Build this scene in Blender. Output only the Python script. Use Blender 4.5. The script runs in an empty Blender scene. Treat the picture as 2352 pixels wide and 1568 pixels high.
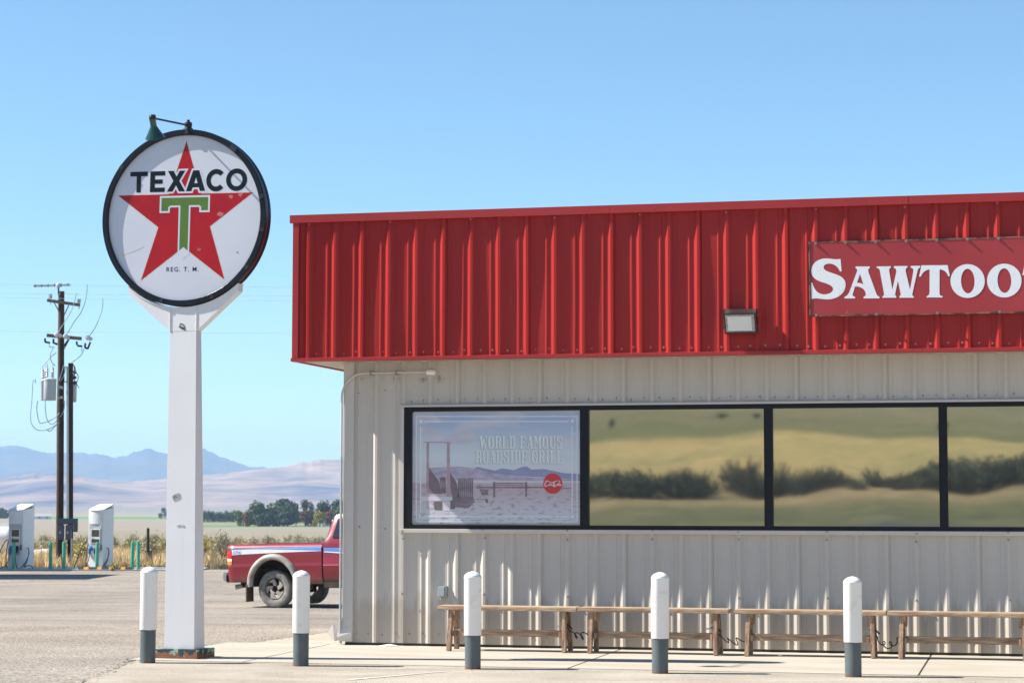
import bpy, bmesh, math, random
from mathutils import Vector, Matrix, noise as mnoise
from mathutils.geometry import tessellate_polygon
rnd = random.Random(7)
R = math.radians
S = bpy.context.scene
COL = S.collection
# ------------------------------------------------------------------ camera, sky, sun, exposure
F, CX, CY, HOR, ROLL, EYE = 4900.0, 1176.0, 784.0, 1155.0, R(0.08), 1.56   # survey units: 2352 x 1568
PITCH = math.atan((HOR - CY) / F)
FW = Vector((0, math.cos(PITCH), math.sin(PITCH))); U0 = Vector((0, -math.sin(PITCH), math.cos(PITCH))); R0 = Vector((1, 0, 0))
RC = R0 * math.cos(ROLL) + U0 * math.sin(ROLL); UC = -R0 * math.sin(ROLL) + U0 * math.cos(ROLL)
EYEP = Vector((0, 0, EYE))
cd = bpy.data.cameras.new('camera'); cam = bpy.data.objects.new('camera', cd); COL.objects.link(cam)
cam.matrix_world = Matrix(((RC.x, UC.x, -FW.x, 0), (RC.y, UC.y, -FW.y, 0), (RC.z, UC.z, -FW.z, EYE), (0, 0, 0, 1)))
cd.sensor_width = 36; cd.lens = 36 * F / 2352; cd.clip_start = 0.1; cd.clip_end = 60000
cd.dof.use_dof = True; cd.dof.focus_distance = 22.3; cd.dof.aperture_fstop = 7.0
S.camera = cam
SUN_EL, SUN_AZ = R(43.3), R(-3.7)           # light travels to +X, turned slightly to the camera
SUND = Vector((math.cos(SUN_EL) * math.cos(SUN_AZ), math.cos(SUN_EL) * math.sin(SUN_AZ), -math.sin(SUN_EL)))
W = bpy.data.worlds.new('World'); S.world = W; W.use_nodes = True
wn = W.node_tree.nodes; wl = W.node_tree.links
sky = wn.new('ShaderNodeTexSky'); sky.sky_type = 'NISHITA'; sky.sun_disc = False
sky.sun_elevation = SUN_EL; sky.sun_rotation = math.atan2(-SUND.x, -SUND.y)
sky.altitude = 1200; sky.air_density = 1.0; sky.dust_density = 0.0; sky.ozone_density = 5.0
wb = wn.new('ShaderNodeMix'); wb.data_type = 'RGBA'; wb.blend_type = 'MULTIPLY'; wb.inputs[0].default_value = 1; wb.inputs[7].default_value = (.93, 1.055, 1.0, 1)
wl.new(sky.outputs[0], wb.inputs[6]); wl.new(wb.outputs[2], wn['Background'].inputs[0]); wn['Background'].inputs[1].default_value = 0.076
sl = bpy.data.lights.new('sun', 'SUN'); sl.energy = 5.0; sl.angle = R(0.53); sl.color = (1.0, 0.935, 0.84)
so = bpy.data.objects.new('sun', sl); COL.objects.link(so); so.rotation_euler = SUND.to_track_quat('-Z', 'Y').to_euler()
so.location = (-30, 0, 40)
S.view_settings.view_transform = 'Standard'; S.view_settings.look = 'None'
S.view_settings.exposure = 1.2; S.view_settings.gamma = 1.0; S.view_settings.use_curve_mapping = False
S.cycles.max_bounces = 7; S.cycles.volume_bounces = 1; S.cycles.transparent_max_bounces = 8
S.cycles.use_denoising = True

# ------------------------------------------------------------------ survey helpers (photo measurements -> places)
def ray(x, y):
    return FW + RC * ((x - CX) / F) + UC * ((CY - y) / F)
def at(x, y, Y):
    d = ray(x, y); return EYEP + d * (Y / d.y)
def onz(x, y, z=0.0):
    d = ray(x, y); return EYEP + d * ((z - EYE) / d.z)
PHI = R(13.5)
TW = Vector((math.cos(PHI), -math.sin(PHI), 0)); NW = Vector((-math.sin(PHI), -math.cos(PHI), 0))  # along the wall / out of it
P0 = Vector((0, 22.8, 0))
def hitw(x, y, off=0.0):
    d = ray(x, y); n = NW; p = P0 + n * off
    k = (p - EYEP).dot(n) / d.dot(n); return EYEP + d * k
W0 = hitw(789, 1400); W0.z = 0
def wp(x, y, off=0.0):      # building coordinates (along, up) of a measured point on the wall plane
    p = hitw(x, y, off); return (p - W0).dot(TW), p.z

# ------------------------------------------------------------------ object helpers
def tag(o, label=None, cat=None, group=None, kind=None):
    if label: o['label'] = label
    if cat: o['category'] = cat
    if group: o['group'] = group
    if kind: o['kind'] = kind
    return o
def empty(name, loc=(0, 0, 0), rz=0.0, parent=None, rot=None):
    o = bpy.data.objects.new(name, None); COL.objects.link(o); o.location = loc
    o.rotation_euler = rot if rot else (0, 0, rz); o.empty_display_size = 0.2
    if parent: o.parent = parent
    return o
def link_mesh(name, me, m=None, parent=None, loc=None, rot=None):
    o = bpy.data.objects.new(name, me); COL.objects.link(o)
    if m and not me.materials: me.materials.append(m)
    if parent: o.parent = parent
    if loc: o.location = loc
    if rot: o.rotation_euler = rot
    return o
def copy_tree(o, parent=None):
    c = o.copy(); COL.objects.link(c)
    if parent is not None: c.parent = parent
    for ch in [k for k in bpy.data.objects if k.parent == o]:
        copy_tree(ch, c)
    return c

class MB:
    def __init__(s): s.v = []; s.f = []
    def add(s, vs, fs):
        b = len(s.v); s.v += [tuple(p) for p in vs]; s.f += [tuple(i + b for i in f) for f in fs]; return s
    def box(s, x0, x1, y0, y1, z0, z1, M=None):
        vs = [Vector((x, y, z)) for x in (x0, x1) for y in (y0, y1) for z in (z0, z1)]
        if M: vs = [M @ p for p in vs]
        return s.add(vs, [(0, 1, 3, 2), (4, 6, 7, 5), (0, 4, 5, 1), (2, 3, 7, 6), (0, 2, 6, 4), (1, 5, 7, 3)])
    def bar(s, a, b, w, h, up=(0, 0, 1)):
        a = Vector(a); b = Vector(b); d = (b - a); L = d.length; d.normalize()
        x = d.cross(Vector(up))
        if x.length < 1e-4: x = d.cross(Vector((1, 0, 0)))
        x.normalize(); u = x.cross(d)
        vs = [p + x * (i * w / 2) + u * (j * h / 2) for p in (a, b) for i, j in ((-1, -1), (1, -1), (1, 1), (-1, 1))]
        return s.add(vs, [(3, 2, 1, 0), (4, 5, 6, 7), (0, 1, 5, 4), (1, 2, 6, 5), (2, 3, 7, 6), (3, 0, 4, 7)])
    def tube(s, pts, r, n=8, caps=True):
        pts = [Vector(p) for p in pts]; rs = r if isinstance(r, (list, tuple)) else [r] * len(pts)
        rings = []; prev = None
        for i, p in enumerate(pts):
            t = (pts[min(i + 1, len(pts) - 1)] - pts[max(i - 1, 0)]).normalized()
            a = prev if prev else (Vector((0, 0, 1)) if abs(t.z) < 0.9 else Vector((1, 0, 0)))
            x = (a - t * a.dot(t)).normalized(); y = t.cross(x); prev = x
            rings.append([p + (x * math.cos(2 * math.pi * k / n) + y * math.sin(2 * math.pi * k / n)) * rs[i] for k in range(n)])
        vs = [q for ring in rings for q in ring]; fs = []
        for i in range(len(pts) - 1):
            for k in range(n):
                fs.append((i * n + k, i * n + (k + 1) % n, (i + 1) * n + (k + 1) % n, (i + 1) * n + k))
        if caps: fs += [tuple(range(n - 1, -1, -1)), tuple((len(pts) - 1) * n + k for k in range(n))]
        return s.add(vs, fs)
    def lathe(s, prof, n=24, M=None, caps=True):      # profile of (radius, z)
        vs = []
        for r, z in prof:
            for k in range(n):
                p = Vector((r * math.cos(2 * math.pi * k / n), r * math.sin(2 * math.pi * k / n), z))
                vs.append(M @ p if M else p)
        fs = []
        for i in range(len(prof) - 1):
            for k in range(n):
                fs.append((i * n + k, i * n + (k + 1) % n, (i + 1) * n + (k + 1) % n, (i + 1) * n + k))
        if caps: fs += [tuple(range(n - 1, -1, -1)), tuple((len(prof) - 1) * n + k for k in range(n))]
        return s.add(vs, fs)
    def plate(s, loops, to3, depth):      # flat shape with holes: loops of (u,v); to3(u,v,w)->point, w=0 front, w=depth back
        L3 = [[Vector((p[0], p[1], 0)) for p in lp] for lp in loops]
        tris = tessellate_polygon(L3); flat = [p for lp in loops for p in lp]; n = len(flat)
        vs = [to3(p[0], p[1], 0.0) for p in flat] + [to3(p[0], p[1], depth) for p in flat]
        fs = [tuple(t) for t in tris] + [tuple(i + n for i in reversed(t)) for t in tris]; b = 0
        for lp in loops:
            m = len(lp)
            for i in range(m):
                j = (i + 1) % m; fs.append((b + i, b + j, b + j + n, b + i + n))
            b += m
        return s.add(vs, fs)
    def grid(s, rows):
        b = len(s.v); m = len(rows[0]); s.v += [tuple(p) for r in rows for p in r]
        for i in range(len(rows) - 1):
            for j in range(m - 1):
                s.f.append((b + i * m + j, b + i * m + j + 1, b + (i + 1) * m + j + 1, b + (i + 1) * m + j))
        return s
    def mesh(s, name, smooth=False, fix=True, bevel=0.0):
        me = bpy.data.meshes.new(name); me.from_pydata(s.v, [], s.f); me.update()
        if fix or bevel:
            bm = bmesh.new(); bm.from_mesh(me)
            if bevel:
                bmesh.ops.bevel(bm, geom=[e for e in bm.edges if len(e.link_faces) == 2 and e.calc_face_angle(0) > 0.5], offset=bevel, segments=2, affect='EDGES', clamp_overlap=True)
            bmesh.ops.recalc_face_normals(bm, faces=bm.faces[:]); bm.to_mesh(me); bm.free()
        if smooth:
            for p in me.polygons: p.use_smooth = True
            if smooth != 'all':
                try: me.set_sharp_from_angle(angle=R(35))
                except Exception: pass
        return me
    def build(s, name, m, parent=None, smooth=False, loc=None, rot=None, bevel=0.0, fix=True):
        return link_mesh(name, s.mesh(name, smooth, fix, bevel), m, parent, loc, rot)

def svg(path, n=10):      # M/L/C/Z path -> loops of points
    tk = path.replace(',', ' ').split(); loops = []; cur = []; i = 0; cmd = None
    while i < len(tk):
        if tk[i] in 'MLCZ': cmd = tk[i]; i += 1
        if cmd == 'Z':
            loops.append(cur); cur = []; continue
        if cmd in 'ML':
            cur.append((float(tk[i]), float(tk[i + 1]))); i += 2
            if cmd == 'M': cmd = 'L'
        elif cmd == 'C':
            a = cur[-1]; c = [float(t) for t in tk[i:i + 6]]; i += 6
            for k in range(1, n + 1):
                t = k / n; u = 1 - t
                cur.append((u**3 * a[0] + 3 * u * u * t * c[0] + 3 * u * t * t * c[2] + t**3 * c[4],
                            u**3 * a[1] + 3 * u * u * t * c[1] + 3 * u * t * t * c[3] + t**3 * c[5]))
    return loops
def ell(cx, cy, rx, ry, n=40, tilt=0.0, a0=0.0, a1=2 * math.pi):
    out = []
    for k in range(n):
        a = a0 + (a1 - a0) * k / n; x, y = rx * math.cos(a), ry * math.sin(a)
        out.append((cx + x * math.cos(tilt) - y * math.sin(tilt), cy + x * math.sin(tilt) + y * math.cos(tilt)))
    return out

# ------------------------------------------------------------------ materials
def newmat(name):
    m = bpy.data.materials.new(name); m.use_nodes = True
    return m, m.node_tree.nodes, m.node_tree.links, m.node_tree.nodes['Principled BSDF']
def mat(name, c, rough=0.6, metal=0.0, var=0.10, scale=6.0, bump=0.0, bscale=60.0, spec=0.5, stretch=(1, 1, 1), c2=None, lo=0.35, hi=0.7, detail=4.0, rand=0.0, coat=0.0):
    m, N, L, P = newmat(name)
    tc = N.new('ShaderNodeTexCoord'); mp = N.new('ShaderNodeMapping'); L.new(tc.outputs['Object'], mp.inputs[0]); mp.inputs['Scale'].default_value = stretch
    nz = N.new('ShaderNodeTexNoise'); nz.inputs['Scale'].default_value = scale; nz.inputs['Detail'].default_value = detail; L.new(mp.outputs[0], nz.inputs['Vector'])
    cr = N.new('ShaderNodeValToRGB'); L.new(nz.outputs['Fac'], cr.inputs[0])
    a = c2 if c2 else tuple(max(0, k * (1 - var)) for k in c); b = c if c2 else tuple(k * (1 + var) for k in c)
    cr.color_ramp.elements[0].position = lo; cr.color_ramp.elements[1].position = hi
    cr.color_ramp.elements[0].color = (*a, 1); cr.color_ramp.elements[1].color = (*b, 1)
    out = cr.outputs[0]
    if rand:
        oi = N.new('ShaderNodeObjectInfo'); mr = N.new('ShaderNodeMapRange'); L.new(oi.outputs['Random'], mr.inputs[0])
        mr.inputs[3].default_value = 1 - rand; mr.inputs[4].default_value = 1 + rand
        mx = N.new('ShaderNodeVectorMath'); mx.operation = 'SCALE'; L.new(out, mx.inputs[0]); L.new(mr.outputs[0], mx.inputs['Scale']); out = mx.outputs[0]
    L.new(out, P.inputs['Base Color'])
    P.inputs['Roughness'].default_value = rough; P.inputs['Metallic'].default_value = metal
    P.inputs['Specular IOR Level'].default_value = spec
    if coat: P.inputs['Coat Weight'].default_value = coat; P.inputs['Coat Roughness'].default_value = 0.08
    if bump:
        n2 = N.new('ShaderNodeTexNoise'); n2.inputs['Scale'].default_value = bscale; n2.inputs['Detail'].default_value = 5; L.new(mp.outputs[0], n2.inputs['Vector'])
        bp = N.new('ShaderNodeBump'); bp.inputs['Strength'].default_value = 1.0; bp.inputs['Distance'].default_value = bump
        L.new(n2.outputs['Fac'], bp.inputs['Height']); L.new(bp.outputs[0], P.inputs['Normal'])
    return m
def ramp(N, L, src, stops, interp='LINEAR'):
    cr = N.new('ShaderNodeValToRGB'); cr.color_ramp.interpolation = interp; e = cr.color_ramp.elements
    while len(e) < len(stops): e.new(0.5)
    for k, (p, c) in enumerate(stops):
        e[k].position = p; e[k].color = (*c, 1)
    L.new(src, cr.inputs[0]); return cr.outputs[0]
def mixc(N, L, f, a, b, mode='MIX'):
    mx = N.new('ShaderNodeMix'); mx.data_type = 'RGBA'; mx.blend_type = mode
    for s_, v in ((0, f), (6, a), (7, b)):
        if isinstance(v, (int, float)): mx.inputs[s_].default_value = v
        elif isinstance(v, tuple): mx.inputs[s_].default_value = (*v, 1)
        else: L.new(v, mx.inputs[s_])
    return mx.outputs[2]
def tex(N, L, vec, scale, detail=4, kind='Noise', rough=0.5):
    n = N.new('ShaderNodeTex' + kind); n.inputs['Scale'].default_value = scale
    if kind == 'Noise': n.inputs['Detail'].default_value = detail; n.inputs['Roughness'].default_value = rough
    if vec is not None: L.new(vec, n.inputs['Vector'])
    return n
def coords(N, L, scale=(1, 1, 1), kind='Object'):
    tc = N.new('ShaderNodeTexCoord'); mp = N.new('ShaderNodeMapping'); L.new(tc.outputs[kind], mp.inputs[0]); mp.inputs['Scale'].default_value = scale; return mp.outputs[0]
def addbump(N, L, P, h, dist):
    bp = N.new('ShaderNodeBump'); bp.inputs['Strength'].default_value = 1; bp.inputs['Distance'].default_value = dist
    L.new(h, bp.inputs['Height']); L.new(bp.outputs[0], P.inputs['Normal'])

def tomesh(o):       # lettering set as text becomes an ordinary mesh
    bpy.context.view_layer.update(); me = bpy.data.meshes.new_from_object(o.evaluated_get(bpy.context.evaluated_depsgraph_get())); n = bpy.data.objects.new(o.name, me); COL.objects.link(n)
    n.parent = o.parent; n.location = o.location; n.rotation_euler = o.rotation_euler; nm = o.name; bpy.data.objects.remove(o); n.name = nm; return n
M = {}
M['red'] = mat('red_metal', (0.33, 0.0165, 0.0145), 0.45, var=0.09, scale=.9, stretch=(1, 1, .6), spec=.28)
M['redtrim'] = mat('red_trim', (0.34, 0.024, 0.025), 0.5, var=0.05, scale=3, spec=.35)
M['beige'] = mat('beige_metal', (0.50, 0.465, 0.425), 0.42, var=0.015, scale=.8, stretch=(1, 1, .5), spec=.3)
P_ = M['beige'].node_tree.nodes['Principled BSDF']; N, L = M['beige'].node_tree.nodes, M['beige'].node_tree.links; c_in = P_.inputs['Base Color'].links[0].from_socket
sx = N.new('ShaderNodeSeparateXYZ'); L.new(coords(N, L), sx.inputs[0]); dn_ = tex(N, L, coords(N, L, (5, 5, 1.2)), 1.5, 6, rough=.65)
mm = N.new('ShaderNodeMath'); mm.operation = 'MULTIPLY_ADD'; L.new(dn_.outputs['Fac'], mm.inputs[0]); mm.inputs[1].default_value = -.9; L.new(sx.outputs[2], mm.inputs[2])
L.new(mixc(N, L, ramp(N, L, mm.outputs[0], [(0, (.42, .42, .42)), (.12, (0, 0, 0))]), c_in, (.30, .25, .19)), P_.inputs['Base Color'])
M['beigetrim'] = mat('beige_trim', (0.53, 0.495, 0.465), 0.42, var=0.04, scale=3)
M['soffit'] = mat('soffit_metal', (0.45, 0.42, 0.37), 0.5, var=0.05)
M['black'] = mat('black_frame', (0.006, 0.007, 0.011), 0.4, var=0.2, spec=.25)
M['rubber'] = mat('black_rubber', (0.015, 0.015, 0.016), 0.6, var=0.2)
M['shade_dark_foundation'] = mat('shade_dark_foundation', (0.06, 0.058, 0.055), 0.9)  # near-black colour paints in the shadow line below the wall panels
M['screw'] = mat('screw_metal', (0.28, 0.26, 0.25), 0.4, metal=0.6)
M['redscrew'] = mat('red_screw', (0.42, 0.16, 0.15), 0.35, metal=0.2)
M['galv'] = mat('galvanised', (0.42, 0.45, 0.46), 0.45, metal=0.5, var=0.1, scale=15)
M['greybox'] = mat('grey_box', (0.33, 0.37, 0.39), 0.5, var=0.06)
M['roofgrey'] = mat('roof_grey', (0.35, 0.35, 0.34), 0.6)
# white pole paint
m, N, L, P = newmat('white_pole_paint'); v = coords(N, L)
a = tex(N, L, v, 2.2, 5); st = tex(N, L, coords(N, L, (24, 24, .8)), 1.0, 4)
c = mixc(N, L, ramp(N, L, st.outputs['Fac'], [(.60, (0, 0, 0)), (.80, (.55, .55, .55))]), (.68, .68, .70), (.64, .60, .52))
c = mixc(N, L, ramp(N, L, a.outputs['Fac'], [(.45, (0, 0, 0)), (.75, (.35, .35, .35))]), c, (.56, .55, .56))
L.new(c, P.inputs['Base Color']); P.inputs['Roughness'].default_value = .42
bn = tex(N, L, v, 55, 3); addbump(N, L, P, bn.outputs['Fac'], .0005); M['pole'] = m
M['whiteplastic'] = mat('white_bollard_sleeve', (0.78, 0.77, 0.76), 0.42, scale=7, c2=(0.60, 0.57, 0.53), lo=.27, hi=.40, detail=9)
# grey pipe paint with rust at the foot
m, N, L, P = newmat('grey_pipe_paint'); v = coords(N, L); a = tex(N, L, v, 18, 6, rough=.7)
sx = N.new('ShaderNodeSeparateXYZ'); L.new(v, sx.inputs[0])
mt = N.new('ShaderNodeMath'); mt.operation = 'MULTIPLY_ADD'; L.new(a.outputs['Fac'], mt.inputs[0]); mt.inputs[1].default_value = -.20; zo_ = N.new('ShaderNodeMath'); zo_.operation = 'ADD'; L.new(sx.outputs[2], zo_.inputs[0]); zo_.inputs[1].default_value = .096; L.new(zo_.outputs[0], mt.inputs[2])
c = mixc(N, L, ramp(N, L, mt.outputs[0], [(0.0, (1, 1, 1)), (.006, (0, 0, 0))]), mixc(N, L, ramp(N, L, tex(N, L, v, 5, 5).outputs['Fac'], [(.4, (0, 0, 0)), (.7, (1, 1, 1))]), (.078, .098, .105), (.105, .125, .132)), (.16, .06, .03))
# ramp clamps below zero to the rust end
L.new(c, P.inputs['Base Color']); P.inputs['Roughness'].default_value = .42; M['pipe'] = m
# rusty plate
m, N, L, P = newmat('flaking_green_paint_on_rust'); v = coords(N, L); a = tex(N, L, v, 16, 8, rough=.72); b = tex(N, L, coords(N, L, (1, 1, 1)), 9, 6)
b.inputs['Vector'].default_value = (0, 0, 0)
sx = N.new('ShaderNodeSeparateXYZ'); L.new(v, sx.inputs[0])
h = N.new('ShaderNodeMath'); h.operation = 'MULTIPLY_ADD'; L.new(sx.outputs[2], h.inputs[0]); h.inputs[1].default_value = 4.2; L.new(a.outputs['Fac'], h.inputs[2])
rust = mixc(N, L, tex(N, L, v, 30, 5).outputs['Fac'], (.09, .035, .022), (.33, .13, .06))
pn = mixc(N, L, ramp(N, L, tex(N, L, v, 9, 7, rough=.65).outputs['Fac'], [(.49, (0, 0, 0)), (.51, (1, 1, 1))]), (.27, .40, .30), (.02, .035, .05))
c = mixc(N, L, ramp(N, L, h.outputs[0], [(.70, (0, 0, 0)), (.73, (1, 1, 1))]), rust, pn)
L.new(c, P.inputs['Base Color']); P.inputs['Roughness'].default_value = .7; addbump(N, L, P, a.outputs['Fac'], .01); M['rust'] = m
# sign
M['enamel'] = mat('white_enamel', (0.53, 0.555, 0.63), 0.2, var=0.03, scale=2.0, spec=.4)
M['signred'] = mat('red_enamel', (0.36, 0.006, 0.012), 0.22, var=0.10, scale=5, spec=.3)
M['signgreen'] = mat('green_enamel', (0.085, 0.165, 0.030), 0.22, var=0.08, scale=5, spec=.3)
M['signblack'] = mat('black_enamel', (0.006, 0.010, 0.014), 0.25, var=0.1, spec=.25)
m, N, L, P = newmat('worn_black_rim'); v = coords(N, L); a = tex(N, L, v, 9, 7, rough=.7)
c = ramp(N, L, a.outputs['Fac'], [(0, (.004, .006, .011)), (.60, (.006, .009, .015)), (.68, (.02, .024, .032)), (.74, (.15, .045, .03))])
L.new(c, P.inputs['Base Color']); P.inputs['Roughness'].default_value = .33; P.inputs['Specular IOR Level'].default_value = .25; M['rim'] = m
M['chip'] = mat('chipped_enamel', (.52, .44, .36), .7, var=.3, scale=60)
M['rimside'] = mat('maroon_rim_side', (0.09, 0.022, 0.028), 0.4, var=0.4, scale=8)
M['lampgreen'] = mat('green_lamp_enamel', (0.010, 0.045, 0.028), 0.14, var=0.1, coat=.6)
M['darksteel'] = mat('dark_steel', (0.022, 0.024, 0.03), 0.45, metal=.3, var=.3, scale=30)
M['lens'] = mat('frosted_lens', (0.62, 0.64, 0.66), 0.25, var=.04)
M['bronze'] = mat('bronze_housing', (0.028, 0.019, 0.019), 0.4, var=.15)
m, N, L, P = newmat('sign_board_red'); v = coords(N, L); a = tex(N, L, coords(N, L, (1, 1, .5)), 1.6, 5); b = tex(N, L, coords(N, L, (16, 1, 1.4)), 1.4, 5)
c = mixc(N, L, ramp(N, L, a.outputs['Fac'], [(.3, (0, 0, 0)), (.7, (1, 1, 1))]), (.30, .021, .027), (.345, .030, .035))
c = mixc(N, L, ramp(N, L, b.outputs['Fac'], [(.70, (0, 0, 0)), (.78, (.3, .3, .3))]), c, (.42, .14, .10))
L.new(c, P.inputs['Base Color']); P.inputs['Roughness'].default_value = .42; M['board'] = m
M['boardedge'] = mat('weathered_board_edge', (0.26, 0.12, 0.08), 0.85, var=.4, scale=14, c2=(.05, .025, .022), lo=.4, hi=.6)
m, N, L, P = newmat('cracked_white_letter'); v = coords(N, L); vo = tex(N, L, v, 9, kind='Voronoi'); vo.feature = 'DISTANCE_TO_EDGE'
wv = tex(N, L, v, 4, 4); dv = mixc(N, L, .12, v, wv.outputs['Color']); L.new(dv, vo.inputs['Vector'])
c = mixc(N, L, ramp(N, L, vo.outputs['Distance'], [(0, (.5, .5, .5)), (.018, (0, 0, 0))]), (.74, .76, .80), (.55, .50, .48))
L.new(c, P.inputs['Base Color']); P.inputs['Roughness'].default_value = .4; M['letter'] = m
# mirrored window glass, slightly wavy
m, N, L, P = newmat('mirror_glass'); N.remove(P); g = N.new('ShaderNodeBsdfGlossy'); d = N.new('ShaderNodeBsdfDiffuse'); ad = N.new('ShaderNodeAddShader')
g.inputs['Color'].default_value = (.32, .325, .30, 1); g.inputs['Roughness'].default_value = .022; d.inputs['Color'].default_value = (.030, .034, .036, 1)
v = coords(N, L, (1.0, 1.0, 1.1)); a = tex(N, L, v, .62, 1.2); bp = N.new('ShaderNodeBump'); bp.inputs['Distance'].default_value = .0046
L.new(a.outputs['Fac'], bp.inputs['Height']); L.new(bp.outputs[0], g.inputs['Normal'])
L.new(g.outputs[0], ad.inputs[0]); L.new(d.outputs[0], ad.inputs[1]); L.new(ad.outputs[0], N['Material Output'].inputs[0]); M['glass'] = m
# weathered wood
def wood(name, a, b, rand=.12, gr=(2.5, 28, 28)):
    m, N, L, P = newmat(name); v = coords(N, L, gr); n1 = tex(N, L, v, 1.6, 6, rough=.65); n2 = tex(N, L, coords(N, L, (3, 8, 8)), 1.1, 3)
    c = mixc(N, L, ramp(N, L, n1.outputs['Fac'], [(.38, (0, 0, 0)), (.62, (1, 1, 1))]), a, b)
    c = mixc(N, L, ramp(N, L, n2.outputs['Fac'], [(.55, (0, 0, 0)), (.75, (.6, .6, .6))]), c, (.30, .13, .065))
    oi = N.new('ShaderNodeObjectInfo'); mr = N.new('ShaderNodeMapRange'); L.new(oi.outputs['Random'], mr.inputs[0]); mr.inputs[3].default_value = 1 - rand; mr.inputs[4].default_value = 1 + rand
    mx = N.new('ShaderNodeVectorMath'); mx.operation = 'SCALE'; L.new(c, mx.inputs[0]); L.new(mr.outputs[0], mx.inputs['Scale'])
    L.new(mx.outputs[0], P.inputs['Base Color']); P.inputs['Roughness'].default_value = .85; addbump(N, L, P, n1.outputs['Fac'], .004); return m
M['wood'] = wood('weathered_bench_wood', (.21, .135, .085), (.52, .375, .25))
M['woodleg'] = wood('stained_bench_leg_wood', (.17, .095, .058), (.44, .305, .205), gr=(26, 26, 2.5))
M['polewood'] = mat('creosote_pole_wood', (.075, .045, .028), .9, var=.4, scale=4, stretch=(8, 8, .5), c2=(.03, .019, .013))
M['armwood'] = mat('cross_arm_wood', (.17, .115, .08), .9, var=.2, scale=8)
M['post'] = mat('dark_post_wood', (.05, .045, .03), .9, var=.3)
M['ceramic'] = mat('grey_ceramic', (.5, .52, .56), .25)
M['tank'] = mat('transformer_grey', (.40, .44, .47), .4, var=.05)
M['wire'] = mat('pale_wire', (.34, .38, .44), .5)
M['cable'] = mat('charging_cable', (.05, .052, .045), .5)
M['chargerwhite'] = mat('charger_white', (.66, .68, .70), .35, var=.03)
M['chargergrey'] = mat('charger_recess_grey', (.42, .45, .47), .4)
M['chargertop'] = mat('charger_cap', (.80, .81, .82), .3)
M['lime'] = mat('lime_edge', (.58, .60, .28), .5)
M['screen'] = mat('dark_screen', (.065, .055, .048), .12)
M['blue'] = mat('blue_plug', (.03, .16, .42), .4)
M['teal'] = mat('teal_bollard', (.065, .34, .235), .45, var=.07, scale=8)
M['elec'] = mat('electric_box_grey', (.085, .105, .135), .45, var=.05)
M['label'] = mat('grey_label', (.40, .42, .45), .5)
M['redswitch'] = mat('red_switch', (.35, .02, .03), .5)
M['yellow'] = mat('yellow_rubber', (.62, .28, .025), .6, var=.12)
M['kerb'] = mat('kerb_concrete', (.42, .41, .39), .85, var=.1, scale=8)
M['white'] = mat('white_paint', (.78, .77, .75), .5)
# truck
m, N, L, P = newmat('truck_maroon_paint'); v = coords(N, L); a = tex(N, L, v, 3, 5); P.inputs['Roughness'].default_value = .30
sx = N.new('ShaderNodeSeparateXYZ'); L.new(v, sx.inputs[0])
dn = N.new('ShaderNodeMath'); dn.operation = 'MULTIPLY_ADD'; L.new(a.outputs['Fac'], dn.inputs[0]); dn.inputs[1].default_value = .35; L.new(sx.outputs[2], dn.inputs[2])
c = mixc(N, L, ramp(N, L, dn.outputs[0], [(.60, (.75, .75, .75)), (.82, (0, 0, 0))]), (.205, .008, .020), (.17, .085, .058))
L.new(c, P.inputs['Base Color']); P.inputs['Coat Weight'].default_value = .6; P.inputs['Coat Roughness'].default_value = .12; M['truck'] = m
M['flare'] = mat('dusty_grey_flare', (.30, .29, .27), .5, var=.12, c2=(.20, .15, .10), lo=.3, hi=.55, scale=5)
M['tyre'] = mat('dusty_tyre', (.19, .18, .165), .9, var=.3, scale=9)
M['alloy'] = mat('dusty_alloy', (.36, .32, .28), .5, metal=.1, var=.12)
M['mud'] = mat('muddy_underbody', (.05, .038, .028), .95, var=.35)
M['mudflap'] = mat('muddy_flap', (.10, .075, .05), .9, var=.3)
M['truckglass'] = mat('truck_glass', (.03, .03, .045), .06, var=0)
M['decalblue'] = mat('decal_blue', (.08, .25, .62), .35, var=.04)
M['decalwhite'] = mat('decal_white', (.66, .67, .72), .35, var=.04)
M['lightred'] = mat('tail_red', (.55, .015, .015), .2); M['lightclear'] = mat('tail_clear', (.7, .62, .6), .2); M['lightamber'] = mat('tail_amber', (.7, .20, .03), .2)
M['chrome'] = mat('chrome', (.45, .47, .5), .25, metal=.9)
HAZE = 0.00012
# ------------------------------------------------------------------ ground
PROF = [(-1e9, 0), (26, 0), (34, -.24), (41.6, -.495), (56, -.58), (72, -.63), (85, -.75), (120, -1.2), (300, -3.6), (800, -7), (1500, -9), (3000, -10), (4200, -6), (6000, 8), (9000, 30), (30000, 60)]
def prof(y):
    for (a, za), (b, zb) in zip(PROF, PROF[1:]):
        if y <= b: return za + (zb - za) * max(0, (y - a)) / (b - a) if a > -1e8 else zb
    return PROF[-1][1]
HILL = [(-1e9, 0), (100, -.02), (112, -.02), (140, 1.7), (150, 2.6), (165, 3.4), (260, 10.0), (450, 22), (900, 80), (1500, 130), (2200, 120)]
def hillz(q):
    for (a, za), (b, zb) in zip(HILL, HILL[1:]):
        if q <= b: return za + (zb - za) * max(0, (q - a)) / (b - a) if a > -1e8 else zb
    return HILL[-1][1]
def q_of(x, y): return (Vector((x, y, 0)) - W0).dot(NW)       # metres out from the shop wall
def ground_z(x, y):
    if y > 20: return prof(y)
    q = q_of(x, y); k = 1.0 if q < 200 else 1
    return hillz(q) + (0 if q < 110 else (mnoise.noise(Vector((x, y, 0)) * .02) * .9 + mnoise.noise(Vector((x, y, 3)) * .1) * .12) * min(1, (q - 110) / 40))

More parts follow.
